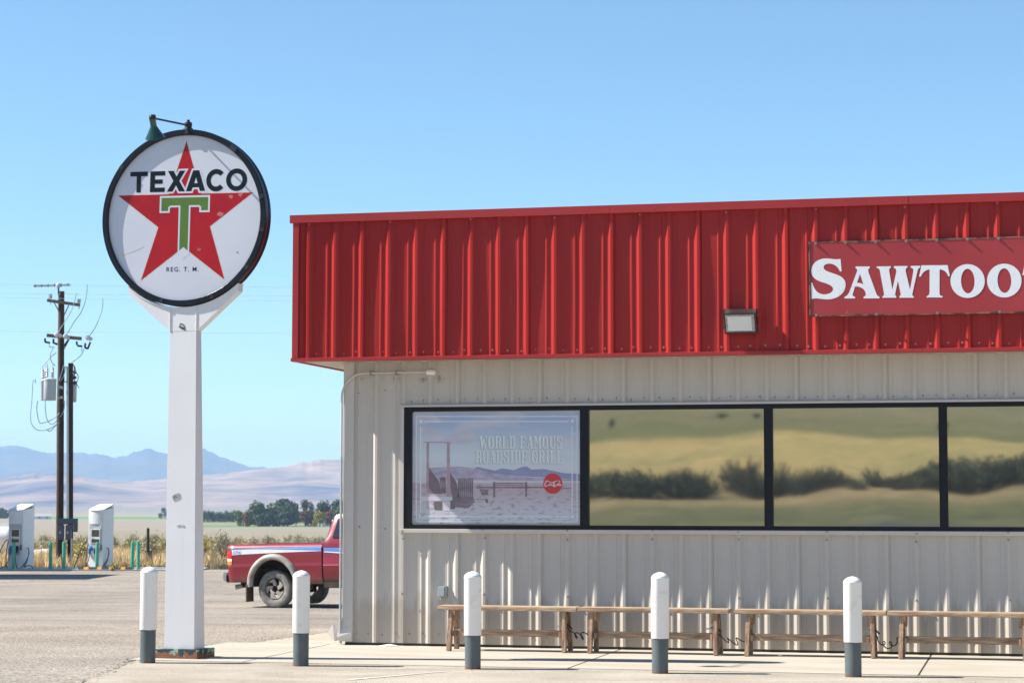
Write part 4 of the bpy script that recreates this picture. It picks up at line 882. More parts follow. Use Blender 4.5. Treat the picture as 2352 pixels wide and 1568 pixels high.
# base plate: a low rusty steel box
pc = (u0 + u1) / 2 - .02
MB().box(pc - .235, pc + .235, -.165, .25, 0, .095).build('base_plate', M['rust'], sp_, bevel=.006)
y0 = -.12; mb = MB(); zt_ = zb1
mb.add([(u0, y0, .096), (u1, y0, .096), (u1, y0 + DB, .096), (u0, y0 + DB, .096), (v0, y0, zt_), (v1, y0, zt_), (v1, y0 + DT, zt_), (v0, y0 + DT, zt_)], [(3, 2, 1, 0), (4, 5, 6, 7), (0, 1, 5, 4), (1, 2, 6, 5), (2, 3, 7, 6), (3, 0, 4, 7)])
mb.build('pole', M['pole'], sp_, bevel=.004)
# yoke
bo = sl_(295.6, 674.3); bp_ = sl_(296.5, 656); co = sl_(548, 668); cp = sl_(548, 650)
arc = []; RY = RO + .012
def ang(p): return math.atan2(p[1] - zc, p[0] - uc)
hw = (abs(bo[0] - uc) + abs(co[0] - uc)) / 2; zo = (bo[1] + co[1]) / 2
a_l = math.pi + math.acos(hw / RY) if False else -(math.pi - math.acos(min(1, hw / RY))); a_r = -math.acos(min(1, hw / RY))
for k in range(33): a = a_l + (a_r - a_l) * k / 32; arc.append((uc + RY * math.cos(a), zc + RY * math.sin(a)))
loop = arc + [(uc + hw, zo), (v1, zt_ + .0005), (v0, zt_ + .0005), (uc - hw, zo)]
MB().plate([loop], lambda u, v_, w: Vector((u, y0 + w, v_)), DT).build('yoke', M['pole'], sp_)
mb = MB(); rr = [[], [], [], []]
for (a, b) in arc:
    d = Vector((a - uc, b - zc)).normalized()
    for kk, (dy, dr) in enumerate(((-.010, 0), (-.010, .010), (DT + .010, .010), (DT + .010, 0))): rr[kk].append(Vector((a + d.x * dr, y0 + dy, b + d.y * dr)))
mb.grid(rr + [rr[0]]).build('yoke_flange', M['pole'], sp_, fix=True)
mb = MB()
for u in (v0 + .004, v1 - .004):
    zz = zc - math.sqrt(RY ** 2 - (u - uc) ** 2)
    mb.tube([(u + .002 * math.sin(k * 1.7), y0 - .001, zt_ + (zz - zt_ - .012) * k / 14) for k in range(15)], .006, 6)
mb.build('weld_bead', M['pole'], sp_, smooth=True)
# disc: rim ring front/back, side, enamel face set 5 cm back
RF = RO * .940; yf = y0 - .022; TH = .15; ys_ = yf + .036
def ringmesh(ro, ri, ya, yb_, name, m, n=96, bev=.006):
    prof = [(ri, ya + bev), (ri + bev, ya), (ro - bev, ya), (ro, ya + bev), (ro, yb_ - bev), (ro - bev, yb_), (ri + bev, yb_), (ri, yb_ - bev)]
    vs = [(uc + r * math.cos(2 * math.pi * k / n), y_, zc + r * math.sin(2 * math.pi * k / n)) for r, y_ in prof for k in range(n)]
    fs = [(i * n + k, i * n + (k + 1) % n, ((i + 1) % 8) * n + (k + 1) % n, ((i + 1) % 8) * n + k) for i in range(8) for k in range(n)]
    return MB().add(vs, fs).build(name, m, sp_, smooth=True)
rim = ringmesh(RO, RF - .004, yf, yf + .048, 'rim', M['rim'])
ringmesh(RO - .006, RF, yf + .0485, yf + TH - .0485, 'drum', M['rimside'])
ringmesh(RO, RF - .004, yf + TH - .048, yf + TH, 'rim', M['rim'])
face = MB().plate([ell(uc, zc, RF, RF, 96)], lambda u, v_, w: Vector((u, ys_ + w, v_)), .006).build('sign_face', M['enamel'], sp_)
MB().plate([ell(uc, zc, RF, RF, 96)], lambda u, v_, w: Vector((u, yf + TH - .055 + w, v_)), .006).build('sign_face', M['enamel'], sp_)
# rim clamps
mb = MB()
for a in (50, 52.5, 12, -10, -37, -68, -105, 88, 142):
    a = R(a); c = Vector((uc + (RO + RF) / 2 * math.cos(a), yf - .003, zc + (RO + RF) / 2 * math.sin(a)))
    mb.box(-.022, .022, -.004, .004, -.019, .019, Matrix.Translation(c) @ Matrix.Rotation(-a, 4, 'Y'))
tag(mb.build('rim_clamps', M['darksteel'], sp_), kind='stuff')
# artwork (unit coordinates of the face, turned one degree)
rot = R(-1.0)
def g(u, v_): return (uc + RF * (u * math.cos(rot) - v_ * math.sin(rot)), zc + RF * (u * math.sin(rot) + v_ * math.cos(rot)))
def art(name, loops, mk, layer, parent=face):
    L3 = [[g(*p) for p in lp] for lp in loops]; base = ys_ - .0002 * layer
    mb = MB()
    L2 = [[Vector((a, b, 0)) for a, b in lp] for lp in L3]; tr = tessellate_polygon(L2); fl = [p for lp in L3 for p in lp]
    mb.add([(a, base, b) for a, b in fl], [tuple(t) for t in tr])
    return mb.build(name, M[mk], parent, fix=False)
def off_poly(lp, d):      # offset a closed polygon outwards
    A = sum(lp[i][0] * lp[(i + 1) % len(lp)][1] - lp[(i + 1) % len(lp)][0] * lp[i][1] for i in range(len(lp))); s_ = 1 if A > 0 else -1; out = []
    n_ = len(lp)
    for i in range(n_):
        p0, p1, p2 = Vector(lp[i - 1]), Vector(lp[i]), Vector(lp[(i + 1) % n_]); e1 = (p1 - p0).normalized(); e2 = (p2 - p1).normalized()
        n1 = Vector((e1.y, -e1.x)) * s_; n2 = Vector((e2.y, -e2.x)) * s_; b = (n1 + n2)
        if b.length < 1e-5: b = n1
        b.normalize(); k = min(2.2, 1 / max(.3, b.dot(n1))); out.append((p1.x + b.x * d * k, p1.y + b.y * d * k))
    return out
star = [(.925 * (1 if k % 2 == 0 else .382) * math.sin(k * math.pi / 5), .925 * (1 if k % 2 == 0 else .382) * math.cos(k * math.pi / 5)) for k in range(10)]
art('star_outline', [off_poly(star, .007)], 'chip', 1); art('star', [star], 'signred', 2)
tz = (-.03, .02)
Tm = [(-.305, .245), (.305, .245), (.305, .085), (.215, .085), (.215, .13), (.190, .150), (.055, .150), (.055, -.405), (.0, -.352), (-.055, -.405), (-.055, .150), (-.190, .150), (-.215, .13), (-.215, .085), (-.305, .085)]
art('monogram_outline', [off_poly(Tm, .022)], 'enamel', 3); art('monogram_T', [Tm], 'signgreen', 4)
# white notch under the monogram where the star ends
art('notch', [[(-.09, -.425), (0, -.353), (.09, -.425), (.0, -.50)]], 'enamel', 5)
h = .252; zb_ = .318
def yb(x): return zb_
def letters():
    t = .056; z0 = zb_; z1 = zb_ + h; out = []
    out.append(('letter_T', [[(-.727, z1), (-.497, z1), (-.497, z1 - t), (-.583, z1 - t), (-.583, z0), (-.641, z0), (-.641, z1 - t), (-.727, z1 - t)]]))
    a = -.462; b = -.268; out.append(('letter_E', [[(a, z0), (b, z0), (b, z0 + t * .95), (a + .062, z0 + t * .95), (a + .062, z0 + .1), (b - .03, z0 + .1), (b - .03, z0 + .152), (a + .062, z0 + .152), (a + .062, z1 - t * .95), (b, z1 - t * .95), (b, z1), (a, z1)]]))
    out.append(('letter_X', [[(-.232, z1), (-.155, z1), (-.117, z1 - .07), (-.077, z1), (-.003, z1), (-.078, z0 + .129), (.0, z0), (-.079, z0), (-.12, z0 + .075), (-.165, z0), (-.240, z0), (-.158, z0 + .129)]]))
    out.append(('letter_A', [[(.010, z0), (.083, z0), (.099, z0 + .045), (.178, z0 + .045), (.193, z0), (.262, z0), (.178, z1), (.098, z1)], [(.118, z0 + .096), (.160, z0 + .096), (.139, z0 + .165)]]))
    return out
LT = letters()
art('letter_outline', [off_poly(LT[2][1][0], .022)], 'enamel', 5); art('letter_outline', [off_poly(LT[3][1][0], .022)], 'enamel', 6)
for nme, lp in LT: art(nme, lp, 'signblack', 7)
cx1, cz1 = .400, zb_ + h / 2; c1 = [(cx1 + .128 * math.cos(a), cz1 + .135 * math.sin(a)) for a in [R(42) + R(276) * k / 36 for k in range(37)]]; c2 = [(cx1 + .070 * math.cos(a), cz1 + .076 * math.sin(a)) for a in [R(318) - R(276) * k / 36 for k in range(37)]]
art('letter_C', [c1 + c2], 'signblack', 7)
art('letter_O', [ell(.664, cz1, .135, .135, 48), ell(.664, cz1, .075, .078, 40)], 'signblack', 7)
fc = bpy.data.curves.new('registered_mark', 'FONT'); fc.body = 'REG. T. M.'; fc.size = .064; fc.align_x = 'CENTER'; fc.space_character = 1.25; fc.offset = .0003; fc.materials.append(M['signblack'])
fo = bpy.data.objects.new('registered_mark', fc); COL.objects.link(fo); fo.parent = face; c = g(-.005, -.645); fo.location = (c[0], ys_ - .0012, c[1]); fo.rotation_euler = (R(90), -rot, 0); tomesh(fo)
mb = MB()
for cx2, cy2, r in ((.72, .27, .045), (.205, -.385, .03), (.60, .245, .04), (.70, -.425, .018), (.47, .03, .05)):
    n_ = 11; mb.add([(g(cx2 + r * (.5 + .6 * rnd.random()) * math.cos(2 * math.pi * k / n_), cy2 + r * .8 * (.5 + .6 * rnd.random()) * math.sin(2 * math.pi * k / n_))[0], ys_ - .0019, g(cx2, cy2 + r * .8 * (.4 + .6 * rnd.random()) * math.sin(2 * math.pi * k / n_))[1]) for k in range(n_)], [tuple(range(n_))])
M['scratch'] = mat('scratched_enamel', (.50, .13, .13), .45, var=.5, scale=60)
tag(mb.build('enamel_chips', M['scratch'], face, fix=False), kind='stuff')
cr = [g(u, v_) for u, v_ in ((-.905, -.445), (-.80, -.44), (-.70, -.41), (-.62, -.385), (-.52, -.34))]
mb = MB(); mb.grid([[Vector((a, ys_ - .001, b + .004)) for a, b in cr], [Vector((a, ys_ - .001, b - .004)) for a, b in cr]]); M['hair'] = mat('rusty_hairline', (.55, .46, .36), .6, var=.1); mb.build('crack_stain', M['hair'], face, fix=False)
# small torn sticker and scuffs on the pole
def polepatch(name, pts, m, parent=sp_, d=.0015):
    q = [sl_(x, y, -d) for x, y in pts]; tr = tessellate_polygon([[Vector((a, b, 0)) for a, b in q]])
    return MB().add([(a, y0 - d - .002, b) for a, b in q], [tuple(t) for t in tr]).build(name, m, parent, fix=False)
M['sticker'] = mat('dark_sticker', (.045, .06, .065), .5, var=.1)
def b8(x, y): return ((x / 4.612 + 500) / 1.7415, (y / 4.612 + 1080) / 1.7415)
st = polepatch('sticker', [b8(*p) for p in ((1025, 975), (1095, 1005), (1105, 1080), (1120, 1115), (1060, 1092), (992, 1055))], M['sticker'])
polepatch('sticker_print', [b8(*p) for p in ((1030, 1000), (1088, 1022), (1092, 1062), (1018, 1035))], M['label'], st, .003)
M['graf'] = mat('pencil_scrawl', (.30, .30, .31), .6)
mb = MB()
for strokes in (((396, 1145), (399, 1135), (401, 1146), (403, 1136), (406, 1144), (411, 1134)), ((395, 1140), (402, 1133), (411, 1131)), ((397, 1147), (404, 1140), (412, 1139)), ((405, 1206), (412, 1204), (418, 1207), (421, 1203))):
    q = [sl_(x, y, -.001) for x, y in strokes]; mb.tube([(a, y0 - .004, b) for a, b in q], .0028, 4)
tag(mb.build('scrawl', M['graf'], sp_), kind='stuff')
# lamp over the sign
lm = empty('sign_lamp', sp_.location + NS * .04 + RS * uc + Vector((0, 0, zc + RO)), -PSI); tag(lm, 'dark green enamel shade lamp on a thin arm above the round sign', 'lamp')
MB().lathe([(.055, -.006), (.05, .02), (.034, .035), (.04, .06), (.036, .085), (.016, .092), (.016, .112), (.0, .113)], 12).build('mount', M['darksteel'], lm, smooth=True)
armend = Vector((-.03, -.76, .0))
MB().tube([(0, -.02, .055), armend], .010, 8).build('arm', M['darksteel'], lm)
MB().lathe([(.03, -.01), (.035, .01), (.03, .03), (.0, .032)], 12, Matrix.Translation(armend)).build('knuckle', M['darksteel'], lm)
sh_ = [(.046, 0), (.046, -.02), (.041, -.03), (.042, -.09), (.052, -.105), (.070, -.118), (.092, -.145), (.105, -.165), (.112, -.172), (.135, -.20), (.152, -.222), (.154, -.228)]
sh_ += [(.150, -.227), (.128, -.20), (.100, -.17), (.06, -.12), (.03, -.10), (.0, -.10)]
MB().lathe([(r * (.64 if r > .06 else .76), z * .86) for r, z in sh_], 32, Matrix.Translation(armend + Vector((0, 0, -.005))) @ Matrix.Rotation(R(20), 4, 'X'), caps=False).build('shade', M['lampgreen'], lm, smooth=True)
# ------------------------------------------------------------------ pickup truck
YT = 42.3; yawt = R(-23); pitcht = R(1.3)
pw = at(636.2, 1394.4, YT); Rt = Matrix.Rotation(yawt, 4, 'Z')
tr_loc = pw - (Rt @ Vector((0, -.72, 0))); tr_loc.z = pw.z
tk = empty('pickup_truck', tr_loc, rot=(0, -pitcht, yawt)); tag(tk, 'maroon pickup truck with white and blue side stripe half hidden behind the shop corner', 'pickup truck')
HWP = [(.36, .74), (.44, .80), (.52, .845), (.60, .858), (.78, .872), (.812, .880), (.825, .880), (.84, .868), (1.04, .870), (1.15, .864), (1.19, .850), (1.225, .822), (1.25, .79), (1.30, .78)]
def hwz(z):
    for (a, wa), (b, wb) in zip(HWP, HWP[1:]):
        if z <= b: return wa + (wb - wa) * max(0, z - a) / (b - a)
    return HWP[-1][1]
BX0, BXE, RAIL = -1.03, 1.085, 1.25
def zlow(x, x0, x1):
    z = .50 if x < -.5 else .46
    dx = x / .50
    if abs(dx) < 1: z = max(z, .44 + .53 * math.sqrt(1 - dx * dx))
    return z
for s in (-1, 1):
    rows = []
    xs_ = [BX0 + (BXE - BX0) * i / 70 for i in range(71)]
    for x in xs_:
        zl = zlow(x, 0, 0); zz = sorted([zl + (RAIL - zl) * j / 12 for j in range(13)] + [z for z in (.80, .812, .825, .84, 1.15, 1.19, 1.225) if z > zl + .01] ) if False else [zl + (RAIL - zl) * j / 26 for j in range(27)]
        tap = .035 * max(0, (-.90 - x) / .13) ** 2
        rows.append([Vector((x, s * (hwz(z) - tap), z)) for z in zz] + [Vector((x, s * (.70), RAIL)), Vector((x, s * .70, .98 if abs(x) < .52 else .75))])
    MB().grid(rows).build('bed_side', M['truck'], tk, smooth=True, fix=False)
MB().box(BX0, BXE, -.70, .70, .74, .76).build('bed_floor', M['mud'], tk)
MB().box(BX0 - .02, BX0 + .02, -.78, .78, .62, RAIL - .005).build('tailgate', M['truck'], tk, bevel=.01)
MB().box(BXE - .03, BXE, -.78, .78, .5, RAIL).build('bed_front', M['truck'], tk)
mb = MB(); mb.box(-1.0, 3.6, -.40, -.32, .44, .56); mb.box(-1.0, 3.6, .32, .40, .44, .56); mb.box(-.75, -.05, -.60, -.42, .30, .44) if False else None
mb.tube([(0, -.70, .365), (0, .70, .365)], .05, 10); mb.lathe([(.0, -.13), (.11, -.1), (.15, 0), (.11, .1), (0, .13)], 12, Matrix.Translation((0, 0, .365)))
mb.box(1.3, 2.4, -.65, .65, .40, .48)
mb.build('chassis', M['mud'], tk)
for s in (-1, 1):
    rr = [[Vector((.49 * math.cos(a), s * y_, .44 + .52 * math.sin(a))) for a in [math.pi * k / 18 for k in range(19)]] for y_ in (.865, .50)]
    mb = MB().grid(rr); mb.add([(.49 * math.cos(math.pi * k / 18), s * .50, .44 + .52 * math.sin(math.pi * k / 18)) for k in range(19)], [tuple(range(19))])
    mb.build('wheel_well', M['mud'], tk, fix=False)
    # flare: curved strip
    rows = []
    for k in range(31):
        a = R(-3) + (math.pi + R(6)) * k / 30; c, sn = math.cos(a), math.sin(a); rows.append([])
        for ri, rz, o in ((.475, .50, -.03), (.475, .50, .040), (.50, .525, .058), (.545, .565, .055), (.585, .605, .030), (.60, .62, -.004)):
            z = .44 + rz * sn; rows[-1].append(Vector((ri * c, s * (hwz(max(z, .52)) + o), max(z, .37))))
    MB().grid(rows).build('fender_flare', M['flare'], tk, smooth='all', fix=False)
    MB().box(-.60, -.575, s * .63, s * .90, .12, .46).build('mud_flap', M['mudflap'], tk)
# decals following the curved side
def sidestrip(name, m, zt, zb, x0, x1, off=.004, n=50, s=-1):
    rows = []
    for i in range(n + 1):
        x = x0 + (x1 - x0) * i / n; a, b = zt(x), zb(x); tap = .035 * max(0, (-.90 - x) / .13) ** 2
        rows.append([Vector((x, s * (hwz(z) - tap + off), z)) for z in [b + (a - b) * j / 6 for j in range(7)]])
    return MB().grid(rows).build(name, m, tk, smooth='all', fix=False)
for s in (-1, 1):
    sidestrip('white_stripe', M['decalwhite'], lambda x: 1.150 + .008 * x - .030 * max(0, x + .1), lambda x: 1.028 + .070 * ((x + 1) / 2.1) ** .6 - .0 * x, -.93, BXE - .01, s=s)
    sidestrip('blue_stripe', M['decalblue'], lambda x: 1.170 + .006 * x, lambda x: 1.160 + .004 * x - .062 * max(0, (x + 1.0) / 2.1) ** 1.5, -.97, BXE - .01, .0045, s=s)
    sidestrip('white_stripe', M['decalwhite'], lambda x: 1.095 - .05 * (x - 1.1), lambda x: 1.075 - .07 * (x - 1.1), 1.14, 2.2, s=s)
    sidestrip('blue_stripe', M['decalblue'], lambda x: 1.178, lambda x: 1.098 - .03 * (x - 1.1), 1.14, 2.2, .0045, s=s)
    tl = sidestrip('tail_light', M['lightred'], lambda x: 1.12, lambda x: .97, -1.045, -.925, .008, 6, s)
    for nm, m_, a, b in (('clear_lens', 'lightclear', .968, .915), ('amber_lens', 'lightamber', .913, .845)):
        o = sidestrip(nm, M[m_], lambda x, a=a: a, lambda x, b=b: b, -1.045, -.925, .008, 6, s); o.parent = tl
fc = bpy.data.curves.new('model_letters', 'FONT'); fc.body = 'STX'; fc.size = .085; fc.shear = .35; fc.space_character = 1.25; fc.offset = .002; fc.materials.append(M['decalblue'])
fo = bpy.data.objects.new('model_letters', fc); COL.objects.link(fo); fo.parent = tk; fo.location = (-.90, -.878, 1.058); fo.rotation_euler = (R(90), 0, 0); tomesh(fo)
# cab: lofted half sections, mirrored
def section(x, belt, wb_, rz, rh, zb=.46):
    pts = [(hwz(zb) - .01, zb), (hwz(.6), .6), (hwz(.80), .80), (hwz(.82), .82), (hwz(.84), .84), (wb_, belt - .10), (wb_ - .02, belt)]
    pts += [((wb_ - .02) + (rh - (wb_ - .02)) * t, belt + (rz - .07 - belt) * t) for t in (.33, .66, 1)] + [(rh - .03, rz - .02), (rh - .12, rz), (rh * .5, rz + .015), (0, rz + .02)]
    full = [Vector((x, -y, z)) for y, z in pts] + [Vector((x, y, z)) for y, z in reversed(pts[:-1])]
    return full
ST = [(1.115, 1.26, .862, 1.30, .80), (1.135, 1.26, .865, 1.40, .76), (1.20, 1.26, .867, 1.64, .70), (1.26, 1.26, .867, 1.78, .66), (1.34, 1.26, .867, 1.82, .655), (2.05, 1.25, .868, 1.83, .655), (2.20, 1.24, .868, 1.78, .66), (2.55, 1.20, .868, 1.42, .72), (2.78, 1.16, .865, 1.20, .78), (2.95, 1.12, .862, 1.15, .78), (3.55, 1.06, .85, 1.09, .76), (3.78, 1.0, .82, 1.03, .72), (3.83, .95, .80, .98, .70)]
rows = [section(*a) for a in ST]
mb = MB().grid(rows); mb.add(rows[0], [tuple(range(len(rows[0])))]); mb.add(rows[-1], [tuple(range(len(rows[-1])))])
mb.build('cab', M['truck'], tk, smooth=True, fix=False)
def sidept(x, z, off):      # on the slanted glasshouse side
    t = (z - 1.26) / (1.75 - 1.26); xr = x; return Vector((x, -(.848 + (.66 - .848) * t + off), z))
for s in (-1, 1):
    q = [(1.275, 1.33), (1.345, 1.735), (2.03, 1.745), (2.33, 1.33)]
    mb = MB().plate([[(a, b) for a, b in q]], lambda u, v_, w: Vector((sidept(u, v_, .012 - w).x, s * -sidept(u, v_, .012 - w).y * -1 if s < 0 else -sidept(u, v_, .012 - w).y, v_)), .008)
    mb.build('window_surround', M['rubber'], tk)
    q = [(1.30, 1.352), (1.365, 1.715), (2.01, 1.725), (2.27, 1.352)]
    mb = MB().plate([[(a, b) for a, b in q]], lambda u, v_, w: Vector((u, s * -sidept(u, v_, .016 - w).y, v_)), .003)
    mb.build('side_window', M['truckglass'], tk)
MB().add([(2.24, -.62, 1.76), (2.24, .62, 1.76), (2.74, .72, 1.25), (2.74, -.72, 1.25)], [(0, 1, 2, 3)]).build('windshield', M['truckglass'], tk, loc=Vector((.012, 0, .012)), fix=False)
MB().box(1.118, 1.155, -.58, .58, 1.38, 1.66).build('rear_window', M['truckglass'], tk)
MB().box(1.09, 1.112, -.84, .84, .50, 1.24).build('cab_gap', M['rubber'], tk)
mb = MB(); mb.box(-1.18, -1.07, -.80, .80, .53, .70); mb.build('bumper', M['chrome'], tk, bevel=.02)
MB().box(-1.10, -1.04, -.83, -.60, .50, .66).build('bumper_end', M['rubber'], tk, bevel=.02)
MB().tube([(-.9, -.52, .42), (-.55, -.52, .44), (.3, -.42, .42)], .035, 10).build('exhaust_pipe', M['mud'], tk)
MB().tube([(-1.02, -.56, .40), (-.88, -.53, .425)], [.05, .045], 12).build('exhaust_tip', M['flare'], tk)
MB().box(1.115, 3.0, -.855, -.79, .38, .50).build('rocker', M['mud'], tk, bevel=.01)
MB().box(3.80, 3.90, -.80, .80, .50, .70).build('front_bumper', M['chrome'], tk, bevel=.02)
for s in (-1, 1): MB().box(3.80, 3.845, s * .55, s * .78, .80, .94).build('headlight', M['lens'], tk)
def wheel(x, y, z, parent, flip):
    w = empty('wheel', (x, y, z), parent=parent, rot=(0, 0, 0 if flip < 0 else math.pi))
    T_ = Matrix.Rotation(R(90), 4, 'X')
    pr = [(.215, -.09), (.235, -.105), (.30, -.122), (.345, -.11), (.362, -.085), (.366, -.04), (.366, .04), (.362, .085), (.345, .11), (.30, .122), (.235, .105), (.215, .09)]
    vs = []; n = 48
    for i, (r, zz) in enumerate(pr):
        for k in range(n):
            a = 2 * math.pi * k / n; rr_ = r
            p = Vector((rr_ * math.cos(a), zz, rr_ * math.sin(a)))
            if p.z < -.345: p.z = -.345 - (p.z + .345) * -.15
            vs.append(p)
    mb = MB(); mb.add(vs, [(i * n + k, i * n + (k + 1) % n, ((i + 1) % len(pr)) * n + (k + 1) % n, ((i + 1) % len(pr)) * n + k) for i in range(len(pr)) for k in range(n)])
    mb.build('tyre', M['tyre'], w, smooth=True)
    mb = MB()
    mb.lathe([(.216, -.098), (.222, -.104), (.214, -.104), (.200, -.085), (.196, -.02), (.196, .09)], 40, Matrix.Rotation(R(-90), 4, 'X') @ Matrix.Scale(-1, 4, (0, 0, 1)), caps=False)
    rimo = mb.build('rim', M['alloy'], w, smooth=True)
    mb = MB()
    for k in range(5):
        a = 2 * math.pi * k / 5 + .3; a2 = a + .42
        p = [(.070 * math.cos(a - .55), .070 * math.sin(a - .55)), (.14 * math.cos(a - .15), .14 * math.sin(a - .15)), (.204 * math.cos(a2 - .30), .204 * math.sin(a2 - .30)), (.204 * math.cos(a2 + .40), .204 * math.sin(a2 + .40)), (.13 * math.cos(a + .42), .13 * math.sin(a + .42)), (.070 * math.cos(a + .55), .070 * math.sin(a + .55))]
        mb.plate([p], lambda u, v_, ww: Vector((u, -.080 + ww, v_)), .03)
    mb.build('spokes', M['alloy'], rimo)
    MB().lathe([(.078, -.070), (.076, -.092), (.05, -.100), (.0, -.102)], 24, Matrix.Rotation(R(-90), 4, 'X') @ Matrix.Scale(-1, 4, (0, 0, 1)), caps=False).build('hub_cap', M['flare'], rimo, smooth=True)
    MB().lathe([(.12, -.02), (.12, .0)], 20, Matrix.Rotation(R(90), 4, 'X')).build('brake_drum', M['mud'], rimo)
    return w
for x in (0, 2.87):
    for s in (-1, 1):
        z = .366 - (x * math.sin(pitcht) if x else 0)
        wheel(x, s * .715, z, tk, s)

# ------------------------------------------------------------------ charging stations, kerb, bollards at the lot's far edge
GZ = -.60; YC = 70.0
def charger(x, lab, shade=False):
    p = at(x, 1307, YC); t = empty('charging_station', (p.x, YC, GZ), R(-20)); tag(t, lab, 'charging station', 'electric charging stations')
    def plan(k=1.0, bulge=.05): 
        w, d = .29 * k, .34 * k; pts = []
        for i in range(13):
            u = -1 + 2 * i / 12; pts.append((w * u * .93, -d - bulge * (1 - u * u)))
        pts = [(-w, -d + .05)] + pts + [(w, -d + .05), (w, d - .05), (w - .05, d), (-w + .05, d), (-w, d - .05)]
        return pts
    rows = []
    for z, b in ((0, .02), (1.45, .02), (1.47, .055), (1.90, .06)):
        pl = plan(1.0, b); rows.append([Vector((a, c_, z + (.12 * (c_ + .40) / .74 if z > 1.8 else 0))) for a, c_ in pl])
    rows = [r + [r[0]] for r in rows]; MB().grid(rows).build('cabinet', M['chargerwhite'], t, smooth=True)
    pl = plan(1.02, .075); z = lambda c_: 1.905 + .17 * (c_ + .40) / .74
    n = len(pl); tr_ = tessellate_polygon([[Vector((a, b, 0)) for a, b in pl]])
    MB().add([(a, b, z(b)) for a, b in pl] + [(a, b, z(b) + .012) for a, b in pl], [tuple(q) for q in tr_] + [(i, (i + 1) % n, (i + 1) % n + n, i + n) for i in range(n)]).build('cap_edge', M['lime'], t)
    MB().add([(a * .97, b * .97, z(b) + .014) for a, b in pl] + [(a * .9, b * .9, z(b) + .035) for a, b in pl], [tuple(q + n for q in f_) for f_ in tr_] + [(i, (i + 1) % n, (i + 1) % n + n, i + n) for i in range(n)]).build('cap', M['chargertop'], t)
    f = -.365
    MB().box(-.20, .22, f - .006, f + .02, .82, 1.46).build('recess_panel', M['chargergrey'], t)
    bz = MB().box(-.155, .195, f - .030, f - .006, .84, 1.31).build('screen_bezel', M['chargerwhite'], t, bevel=.008)
    MB().box(-.12, .16, f - .034, f - .030, 1.06, 1.28).build('screen', M['screen'], bz)
    MB().box(-.12, .16, f - .035, f - .030, .87, .98).build('keypad', M['screen'], bz); MB().box(-.12, -.03, f - .037, f - .030, .985, 1.03).build('sticker', M['label'], bz)
    hb = MB().box(-.19, .18, f - .012, f + .02, .44, .79).build('holster', M['chargergrey'], t)
    for xx, m_ in ((-.13, 'blue'), (.10, 'black')):
        MB().tube([(xx, f - .02, .72), (xx, f - .09, .66), (xx - .02, f - .10, .50)], [.05, .06, .035], 8).build('plug', M[m_], hb, smooth=True)
    MB().box(.205, .245, f - .02, f, .62, .80).build('reader', M['screen'], t); MB().box(-.20, -.05, f - .10, f, .42, .44).build('shelf', M['chargertop'], t); MB().box(.08, .20, f - .10, f, .41, .43).build('shelf', M['chargertop'], t)
    def cable(pts, r=.016): 
        c = svg('M ' + '%f %f' % (pts[0][0], pts[0][2]) + ' C ' + ' '.join('%f %f' % (q[0], q[2]) for q in pts[1:4]) + (' C ' + ' '.join('%f %f' % (q[0], q[2]) for q in pts[4:7]) if len(pts) > 4 else '') + ' Z', 10)[0]
        n_ = len(c); MB().tube([(a, pts[0][1] + (pts[-1][1] - pts[0][1]) * i / (n_ - 1) - .06 * math.sin(math.pi * i / n_), b) for i, (a, b) in enumerate(c)], r, 6).build('cable', M['cable'], t, smooth=True)
    cable([(-.14, f - .1, .50), (-.16, 0, .1), (-.42, 0, -.02), (-.75, f - .2, .02), (-.62, 0, .3), (-.50, 0, .95), (-.31, f + .1, .96)])
    cable([(-.31, f + .1, .96), (-.26, 0, .8), (-.28, 0, .3), (-.20, f - .15, .03)])
    cable([(.10, f - .1, .48), (.06, 0, .1), (.12, 0, -.04), (.20, f - .2, .04), (.42, 0, .2), (.52, 0, .6), (.315, f + .25, .70)])
    cable([(.315, f + .25, .70), (.45, 0, .66), (.45, 0, .3), (.30, f, .06), (.5, 0, .16), (.66, 0, .15), (.70, f, .02)])
    return t
charger(48, 'white charging station at the left edge standing in shade, with looped cables')
charger(231, 'white sunlit charging station right of the two utility poles, with looped cables')
# bollards
tb = [(32, 1308, 1247, 'teal bollard directly before the shaded charging station'), (115, 1308, 1246, 'dark-looking teal bollard alone between the left charging station and the utility poles'), (147, 1308, 1245, 'teal bollard in front of the foot of the utility poles'),
      (223, 1306, 1245, 'teal bollard directly before the sunlit charging station'), (303.5, 1308, 1245, 'teal bollard, left one of the close pair right of the sunlit charger'), (318.5, 1309, 1245, 'teal bollard, right one of the close pair right of the sunlit charger')]
me = MB().lathe([(.057, 0), (.0575, .80), (.055, .815), (.03, .83), (.0, .835)], 20).mesh('green_bollard', True)
for x, yb, yt, lab in tb:
    o = link_mesh('green_bollard', me, M['teal']); p = at(x, yb, 69.0); o.location = (p.x, 69.0 + rnd.uniform(-.1, .1), GZ + .03); o.scale = (1, 1, (yb - yt) / F * 69 / .835); o.rotation_euler = (rnd.uniform(-.012, .012), rnd.uniform(-.012, .012), 0)
    tag(o, lab, 'bollard', 'teal bollards by the charging stations')
kb = empty('kerb', (0, 68.6, GZ), 0); kb['kind'] = 'structure'
for i in range(6): MB().box(-22 + 2 * i, -20.006 + 2 * i, 0, 2.3, -.12, .03).build('kerb_stone', M['kerb'], kb, bevel=.02)
xr = at(180, 1303, 68.7).x; rb = empty('wheel_stop', (xr, 68.72, GZ + .031)); tag(rb, 'black rubber wheel stop with yellow blocks at the foot of the sunlit charger', 'wheel stop')
for i, x in enumerate([0, .22, .44, .60, .86, 1.02, 1.28, 1.44, 1.60]):
    pass
segs = [0, .17, .33, .60, .75, .98, 1.12, 1.36, 1.50, 1.70]
